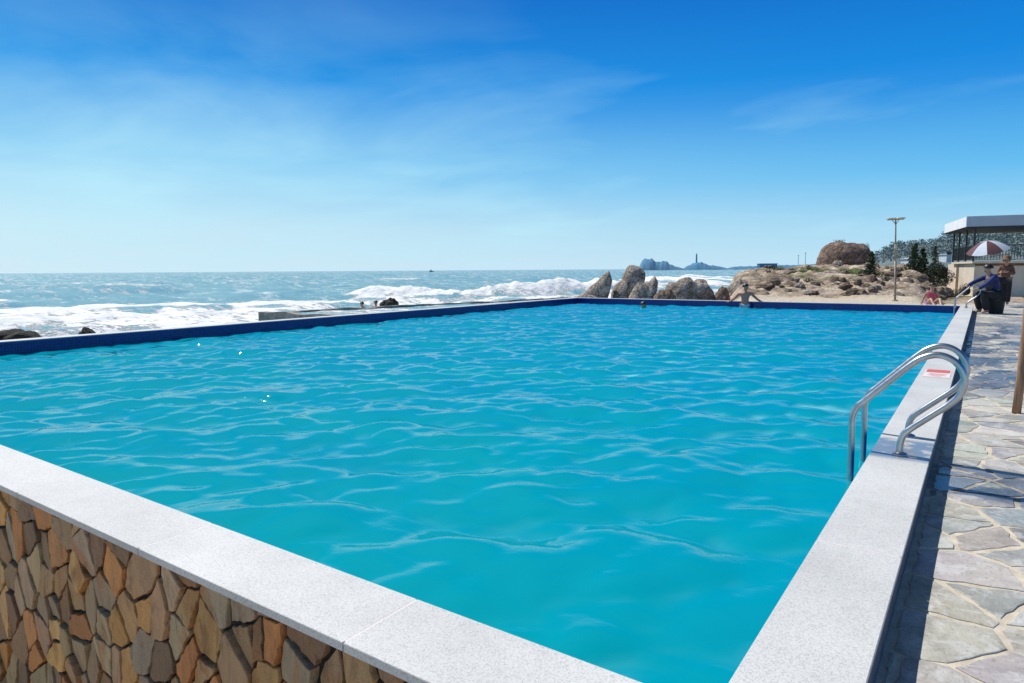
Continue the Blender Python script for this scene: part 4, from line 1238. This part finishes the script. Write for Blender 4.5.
# ------------------------------------------------------------------ wooden post on the deck
t = tag(empty('wooden_post', (.315, 7.69, 0)), 'leaning brown wooden post standing on the paving at the right edge', 'post')
lean = Vector((.030, .021, 0))
mb = MB(); mb.tube([tuple(lean * z + Vector((math.sin(z * 3) * .006, 0, z))) for z in (-.02, .3, .7, 1.0, 1.25, 1.6, 2.0, 2.4)], [.036, .035, .036, .034, .035, .034, .033, .032], 12); mb.build('pole', M_WOOD, t, True)
mb = MB(); mb.tube([tuple(lean * z + Vector((math.sin(z * 3) * .006 + .012, 0.01, z))) for z in (1.13, 1.3, 1.6, 1.95)], [.044, .05, .05, .04], 12); mb.build('green_wrap', M_GREENPAINT, t, True)

# ------------------------------------------------------------------ people
def skin(name, pts, edges, mat, parent, sub=2, root=None):
    names = list(pts); me = bpy.data.meshes.new(name)
    me.from_pydata([tuple(pts[n][0]) for n in names], [(names.index(a), names.index(b)) for a, b in edges], [])
    me.materials.append(mat); o = bpy.data.objects.new(name, me); link(o, parent)
    md = o.modifiers.new('skin', 'SKIN'); md.use_smooth_shade = True
    for i, n in enumerate(names):
        r_ = pts[n][1]; r_ = (r_, r_) if not isinstance(r_, tuple) else r_
        me.skin_vertices[0].data[i].radius = r_; me.skin_vertices[0].data[i].use_root = (n == (root or names[0]))
    sb = o.modifiers.new('sub', 'SUBSURF'); sb.levels = sub; sb.render_levels = sub
    return o

def hand(pts, edges, wrist, tip_dir, side_dir, tag_, curl=0.35):
    """palm, four unequal fingers and a thumb that leaves the side of the palm"""
    w = Vector(pts[wrist][0]); d = Vector(tip_dir).normalized(); s = Vector(side_dir); s = (s - d * s.dot(d)).normalized(); dn = d.cross(s)
    if dn.z > 0: dn = -dn
    pts['palm' + tag_] = (w + d * .055, .030); edges.append((wrist, 'palm' + tag_))
    for i, (off, ln) in enumerate(((-.030, .062), (-.010, .075), (.010, .080), (.030, .070))):
        a, b, c = 'f%d%sa' % (i, tag_), 'f%d%sb' % (i, tag_), 'f%d%sc' % (i, tag_)
        pts[a] = (w + d * .092 + s * off, .0100)
        pts[b] = (w + d * (.092 + ln * .55) + s * off * 1.1 + dn * curl * .02, .0088)
        pts[c] = (w + d * (.092 + ln * .95) + s * off * 1.1 + dn * curl * .07, .0072)
        edges += [('palm' + tag_, a), (a, b), (b, c)]
    a, b = 'th%sa' % tag_, 'th%sb' % tag_
    pts[a] = (w + d * .05 + s * .046 + dn * .01, .0115); pts[b] = (w + d * .085 + s * .066 + dn * .025, .0095)
    edges += [('palm' + tag_, a), (a, b)]

def figure(name, label, loc, rz, J, mat, parts, female=False, scale=1.0, look=(0, 0), hair='short'):
    """J: joint positions (facing -Y); parts: list of (name, material, joints, edges, radius extra)"""
    root = tag(empty(name, loc, rz), label, 'person'); root.scale = (scale,) * 3
    V = {k: Vector(p) for k, p in J.items()}
    pts = {}; E = []
    sw = .9 if female else 1.0
    pts['pelvis'] = (V['pelvis'], (.145, .115))
    pts['spine'] = (V['pelvis'].lerp(V['chest'], .5), (.125 * sw, .10)); pts['chest'] = (V['chest'], (.150 * sw, .11))
    pts['neck'] = (V['neck'], .054)
    hd = (V['head'] - V['neck']).normalized()
    ya, pi_ = look
    fwd = Vector((math.sin(ya), -math.cos(ya), 0)); fwd = (fwd - hd * fwd.dot(hd)).normalized(); sidev = fwd.cross(hd).normalized()
    pts['jaw'] = (V['head'] - hd * .055 + fwd * .022, (.066, .072)); pts['head'] = (V['head'] + hd * .02, (.080, .094)); pts['crown'] = (V['head'] + hd * .085 - fwd * .01, (.066, .078))
    pts['nose'] = (V['head'] - hd * .008 + fwd * .110, .011)
    E += [('pelvis', 'spine'), ('spine', 'chest'), ('chest', 'neck'), ('neck', 'jaw'), ('jaw', 'head'), ('head', 'crown'), ('head', 'nose')]
    for s in 'LR':
        pts['ear' + s] = (V['head'] + sidev * (.088 if s == 'R' else -.088), .014); E.append(('head', 'ear' + s))
        pts['sh' + s] = (V['sh' + s], .066 * sw); pts['el' + s] = (V['el' + s], .043 * sw); pts['wr' + s] = (V['wr' + s], .029 * sw)
        pts['ua' + s] = (V['sh' + s].lerp(V['el' + s], .4), .052 * sw); pts['fa' + s] = (V['el' + s].lerp(V['wr' + s], .35), .042 * sw)
        E += [('chest', 'sh' + s), ('sh' + s, 'ua' + s), ('ua' + s, 'el' + s), ('el' + s, 'fa' + s), ('fa' + s, 'wr' + s)]
        fd = J.get('hd' + s) or tuple(V['wr' + s] - V['el' + s])
        hand(pts, E, 'wr' + s, fd, J.get('hs' + s, (0, -1, 0)), s)
        pts['hip' + s] = (V['hip' + s], .098); pts['kn' + s] = (V['kn' + s], .060); pts['an' + s] = (V['an' + s], .040)
        pts['th_' + s] = (V['hip' + s].lerp(V['kn' + s], .4), .085); pts['ca' + s] = (V['kn' + s].lerp(V['an' + s], .3), .058)
        fdir = Vector(J.get('ft' + s, (0, -1, 0)))
        pts['he' + s] = (V['an' + s] + Vector((0, 0, -.035)) - fdir * .04, .034); pts['to' + s] = (V['an' + s] + fdir * .15 + Vector((0, 0, -.048)), (.040, .024))
        E += [('pelvis', 'hip' + s), ('hip' + s, 'th_' + s), ('th_' + s, 'kn' + s), ('kn' + s, 'ca' + s), ('ca' + s, 'an' + s), ('an' + s, 'he' + s), ('an' + s, 'to' + s)]
    skin('body', pts, E, mat, root)
    for nm, mt, keys, extra in parts:
        sub = {k: (pts[k][0], tuple(x + extra for x in (pts[k][1] if isinstance(pts[k][1], tuple) else (pts[k][1],) * 2))) for k in keys}
        ee = [(a, b) for a, b in E if a in sub and b in sub]
        skin(nm, sub, ee, mt, root)
    # eyes and mouth
    for s in (-1, 1):
        mb = MB(); c = V['head'] + hd * .022 + fwd * .094 + sidev * s * .032; mb.ball(tuple(c), .011, .011, .008, 8); mb.build('eye', M_EYE, root, True)
    mb = MB(); c = V['head'] - hd * .048 + fwd * .092; mb.ball(tuple(c), .022, .012, .007, 8); mb.build('mouth', M_LIP, root, True)
    # hair: a cap that leaves the face free
    Mh = Matrix((sidev, -fwd, hd)).transposed().to_4x4(); Mh.translation = V['head'] + hd * .035 - fwd * .012
    mb = MB(); Vv = []; F = []; seg = 20; nrow = 9
    for i in range(nrow):
        for k in range(seg):
            a = 2 * math.pi * k / seg; back = (1 + math.sin(a)) / 2
            th = (i / (nrow - 1)) * (1.05 + back * (.95 if hair == 'short' else 1.35))
            j = 1 + .03 * math.sin(a * 7 + i)
            Vv.append(Mh @ Vector((.103 * math.sin(th) * math.cos(a) * j, .118 * math.sin(th) * math.sin(a) * j, .112 * math.cos(th) * j)))
    for i in range(nrow - 1):
        for k in range(seg):
            a, b = i * seg + k, i * seg + (k + 1) % seg; F.append((a, a + seg, b + seg, b))
    mb.add(Vv, F); o = mb.build('hair', M_HAIR, root, True)
    sol = o.modifiers.new('thick', 'SOLIDIFY'); sol.thickness = .012
    return root, V, hd, fwd

ARM = lambda s: ['sh' + s, 'ua' + s, 'el' + s, 'fa' + s, 'wr' + s]
LEG = lambda s: ['hip' + s, 'th_' + s, 'kn' + s, 'ca' + s, 'an' + s]
# -- man sitting on a low stool by the far ladder, body turned towards the pool
ML = Vector((.30, 23.95, 0))
J = dict(pelvis=(0, .05, .56), chest=(0, -.16, .98), neck=(0, -.20, 1.14), head=(0, -.25, 1.27), shL=(.19, -.17, 1.06), shR=(-.19, -.17, 1.06),
         elL=(.24, -.40, .86), wrL=(.10, -.55, .72), elR=(-.22, -.46, .92), wrR=(-.16, -.70, .80), hdR=(0.05, -1, -.1), hsR=(1, 0, 0), hdL=(-.4, -1, -.2), hsL=(-1, 0, 0),
         hipL=(.10, 0, .53), hipR=(-.10, 0, .53), knL=(.17, -.44, .56), knR=(-.17, -.44, .56), anL=(.13, -.30, .085), anR=(-.13, -.32, .085))
man, V_, hd_, fw_ = figure('person', 'seated man in blue shirt and black trousers leaning towards the far ladder', ML, R(-58), J, M_SKIN,
       [('shirt', M_BLUESHIRT, ['pelvis', 'spine', 'chest'] + ARM('L') + ARM('R'), .018), ('trousers', M_BLACKCLOTH, ['pelvis'] + LEG('L') + LEG('R'), .050), ], look=(-.3, 0))
mb = MB(); mb.ball((0, -.20, .86), .165, .10, .20, 14); mb.build('vest', M_VEST, man, True)
st = tag(empty('tub_stool', (ML.x - .02, ML.y + .02, 0), R(-58)), 'low dark tub stool under the seated man at the pool corner', 'stool')
mb = MB(); mb.lathe([(.0, .0), (.17, .0), (.18, .02), (.215, .36), (.23, .375), (.225, .40)], 20, Matrix.Translation((0, .06, 0))); mb.build('tub', M_RUBBER, st, True)
mb = MB(); mb.lathe([(.225, .401), (.22, .43), (.0, .437)], 20, Matrix.Translation((0, .06, 0))); mb.build('seat', M_PLASTIC, st, True)
bg_ = tag(empty('dark_bag', (-.42, 23.98, .80), R(20)), 'small dark bag hanging on the far ladder handrail', 'bag')
mb = MB(); mb.ball((0, 0, -.16), .13, .06, .13, 14); mb.box(-.11, .11, -.05, .05, -.27, -.12, .03); mb.build('pouch', M_RUBBER, bg_, True)
mb = MB(); mb.tube([(-.08, 0, -.1), (-.05, 0, .02), (0, 0, .06), (.05, 0, .02), (.08, 0, -.1)], .012, 6); mb.build('strap', M_RUBBER, bg_, True)
# -- woman with hat and umbrella standing behind him
WL = Vector((.62, 29.3, 0))
J = dict(pelvis=(0, 0, .90), chest=(0, -.01, 1.22), neck=(0, 0, 1.40), head=(0, -.02, 1.53), shL=(.165, 0, 1.33), shR=(-.165, 0, 1.33), elL=(.23, -.10, 1.09), wrL=(.03, -.27, 1.16), hdL=(-1, -.3, .1), hsL=(0, 0, 1),
         elR=(-.23, -.12, 1.08), wrR=(-.16, -.32, 1.14), hdR=(.3, -1, .2), hsR=(0, 0, 1), hipL=(.085, 0, .87), hipR=(-.085, 0, .87), knL=(.095, -.02, .48), knR=(-.095, -.03, .48), anL=(.10, 0, .085), anR=(-.10, -.02, .085))
wom, V_, hd_, fw_ = figure('person', 'standing woman in brown hat, brown blouse and black trousers holding the umbrella', WL, R(-3), J, M_SKIN2,
       [('blouse', M_BROWNCLOTH, ['pelvis', 'spine', 'chest'] + ARM('L') + ARM('R'), .020), ('trousers', M_BLACKCLOTH, ['pelvis'] + LEG('L') + LEG('R'), .040)], female=True, hair='long')
mb = MB(); mb.lathe([(.24, -.015), (.245, -.008), (.13, .015), (.118, .03), (.112, .10), (.08, .135), (.0, .14)], 24, Matrix.Translation((0, -.02, 1.60))); mb.build('hat', M_HAT, wom, True)
# -- umbrella
um = tag(empty('umbrella', (0, 0, 0)), 'tilted umbrella with maroon and white panels held over the seated man', 'umbrella')
top = spot(985.5, 23.2); top.z = zat(241.0, 23.2, 990)
ax = (rt * -.27 + Vector((0, 0, .96)) + Vector((FX, FY, 0)) * -.12).normalized()
sx = ax.cross(Vector((FX, FY, 0))).normalized(); sy = ax.cross(sx)
Mu = Matrix((sx, sy, ax)).transposed().to_4x4(); Mu.translation = top
um.matrix_world = Mu
Rr, Hh = .63, .34
def up(a, t_): 
    r_ = Rr * t_; return Vector((r_ * math.cos(a), r_ * math.sin(a), -Hh * (t_ ** 1.9)))
for k in range(8):
    mb = MB(); V = []; F = []; n1_, n2_ = 8, 7
    for i in range(n1_ + 1):
        for j in range(n2_ + 1):
            t_ = i / n1_; a = 2 * math.pi * (k + j / n2_) / 8 + .12
            q = up(a, t_); sag = math.sin(math.pi * j / n2_) * t_
            f_ = 1 - .045 * sag
            V.append(Vector((q.x * f_, q.y * f_, q.z - .02 * sag + .004)))
    for i in range(n1_):
        for j in range(n2_):
            a = i * (n2_ + 1) + j; F.append((a, a + n2_ + 1, a + n2_ + 2, a + 1))
    mb.add(V, F); mb.build('panel', M_MAROON if k % 2 else M_WHITECLOTH, um, True)['label'] = 'maroon cloth panel' if k % 2 else 'white cloth panel'
    mb = MB(); mb.tube([tuple(up(2 * math.pi * k / 8 + .12, i / 6) - Vector((0, 0, .006))) for i in range(7)], .004, 5); mb.build('rib', M_BLACKMETAL, um)
mb = MB(); mb.tube([(0, 0, .07), (0, 0, -.92)], .008, 8); mb.build('shaft', M_STEEL, um)
mb = MB(); mb.tube([(0, 0, -.90), (0, 0, -1.04)], .016, 8); mb.build('handle', M_RUBBER, um)
# -- bather leaning on the far edge with spread arms
J = dict(pelvis=(0, .02, .93), chest=(0, .02, 1.28), neck=(0, .02, 1.45), head=(.015, 0, 1.58), shL=(.20, .02, 1.375), shR=(-.20, .02, 1.375), elL=(.40, .16, 1.16), wrL=(.55, .22, 1.07), hdL=(1, .3, -.12), hsL=(0, -1, 0),
         elR=(-.40, .16, 1.17), wrR=(-.55, .22, 1.07), hdR=(-1, .3, -.12), hsR=(0, -1, 0), hipL=(.095, .02, .90), hipR=(-.095, .02, .90), knL=(.11, -.03, .50), knR=(-.11, -.03, .50), anL=(.11, .03, .085), anR=(-.11, .03, .085))
figure('person', 'bare-chested man standing in the pool with both arms spread along the far edge', (-7.05, YF - .20, -.93), R(8), J, M_BATHER, [('swim_shorts', M_GREYSHORTS, ['pelvis', 'hipL', 'hipR', 'th_L', 'th_R'], .015)], look=(.9, 0))
# -- seated child in pink behind the far edge
J = dict(pelvis=(0, 0, .13), chest=(0, .03, .46), neck=(0, .02, .63), head=(0, 0, .76), shL=(.17, .03, .55), shR=(-.17, .03, .55), elL=(.26, .08, .33), wrL=(.34, .06, .09), hdL=(.4, -.8, -.1), hsL=(-1, 0, 0),
         elR=(-.26, .08, .33), wrR=(-.34, .06, .09), hdR=(-.4, -.8, -.1), hsR=(1, 0, 0), hipL=(.09, -.02, .12), hipR=(-.09, -.02, .12), knL=(.16, -.42, .30), knR=(-.16, -.42, .30), anL=(.12, -.70, .07), anR=(-.12, -.70, .07))
figure('person', 'child in pink top sitting on the sand behind the far pool edge', (-1.42, 27.0, .03), R(20), J, M_SKIN2, [('top', M_PINK, ['pelvis', 'spine', 'chest', 'shL', 'shR'], .018), ('shorts', M_PINK2, ['pelvis', 'hipL', 'hipR', 'th_L', 'th_R'], .022)], female=True, scale=.86)
# -- swimmers: upright in the water, only head and shoulders out
J = dict(pelvis=(0, 0, .90), chest=(0, -.05, 1.26), neck=(0, -.06, 1.42), head=(0, -.09, 1.55), shL=(.19, -.05, 1.36), shR=(-.19, -.05, 1.36), elL=(.42, -.16, 1.24), wrL=(.55, -.36, 1.28), elR=(-.42, -.16, 1.24), wrR=(-.55, -.36, 1.28),
         hipL=(.09, 0, .87), hipR=(-.09, 0, .87), knL=(.12, -.10, .48), knR=(-.12, .1, .50), anL=(.12, .05, .085), anR=(-.12, .30, .15))
for (x, y, z, rz, lab) in ((-10.3, 23.1, WATER - 1.46, R(60), 'lone swimmer with only the head above the turquoise pool water'),
                           (-28.62, 26.25, BZ - 1.46, R(10), 'left of two dark-haired bathers in the sea basin'),
                           (-27.38, 26.06, BZ - 1.36, R(40), 'right of two dark-haired bathers in the sea basin, beside the dark rock')):
    figure('person', lab, (x, y, z), rz, J, M_SKIN, [('swim_shorts', M_BLACKCLOTH, ['pelvis', 'hipL', 'hipR', 'th_L', 'th_R'], .015)])

for o in bpy.data.objects:
    if o.type == 'MESH' and len(o.data.materials) == 0: o.data.materials.append(M_PLASTER)
scene.cycles.max_bounces = 6
scene.cycles.diffuse_bounces = 3
scene.cycles.glossy_bounces = 4
scene.cycles.sample_clamp_direct = 0
scene.cycles.sample_clamp_indirect = 4
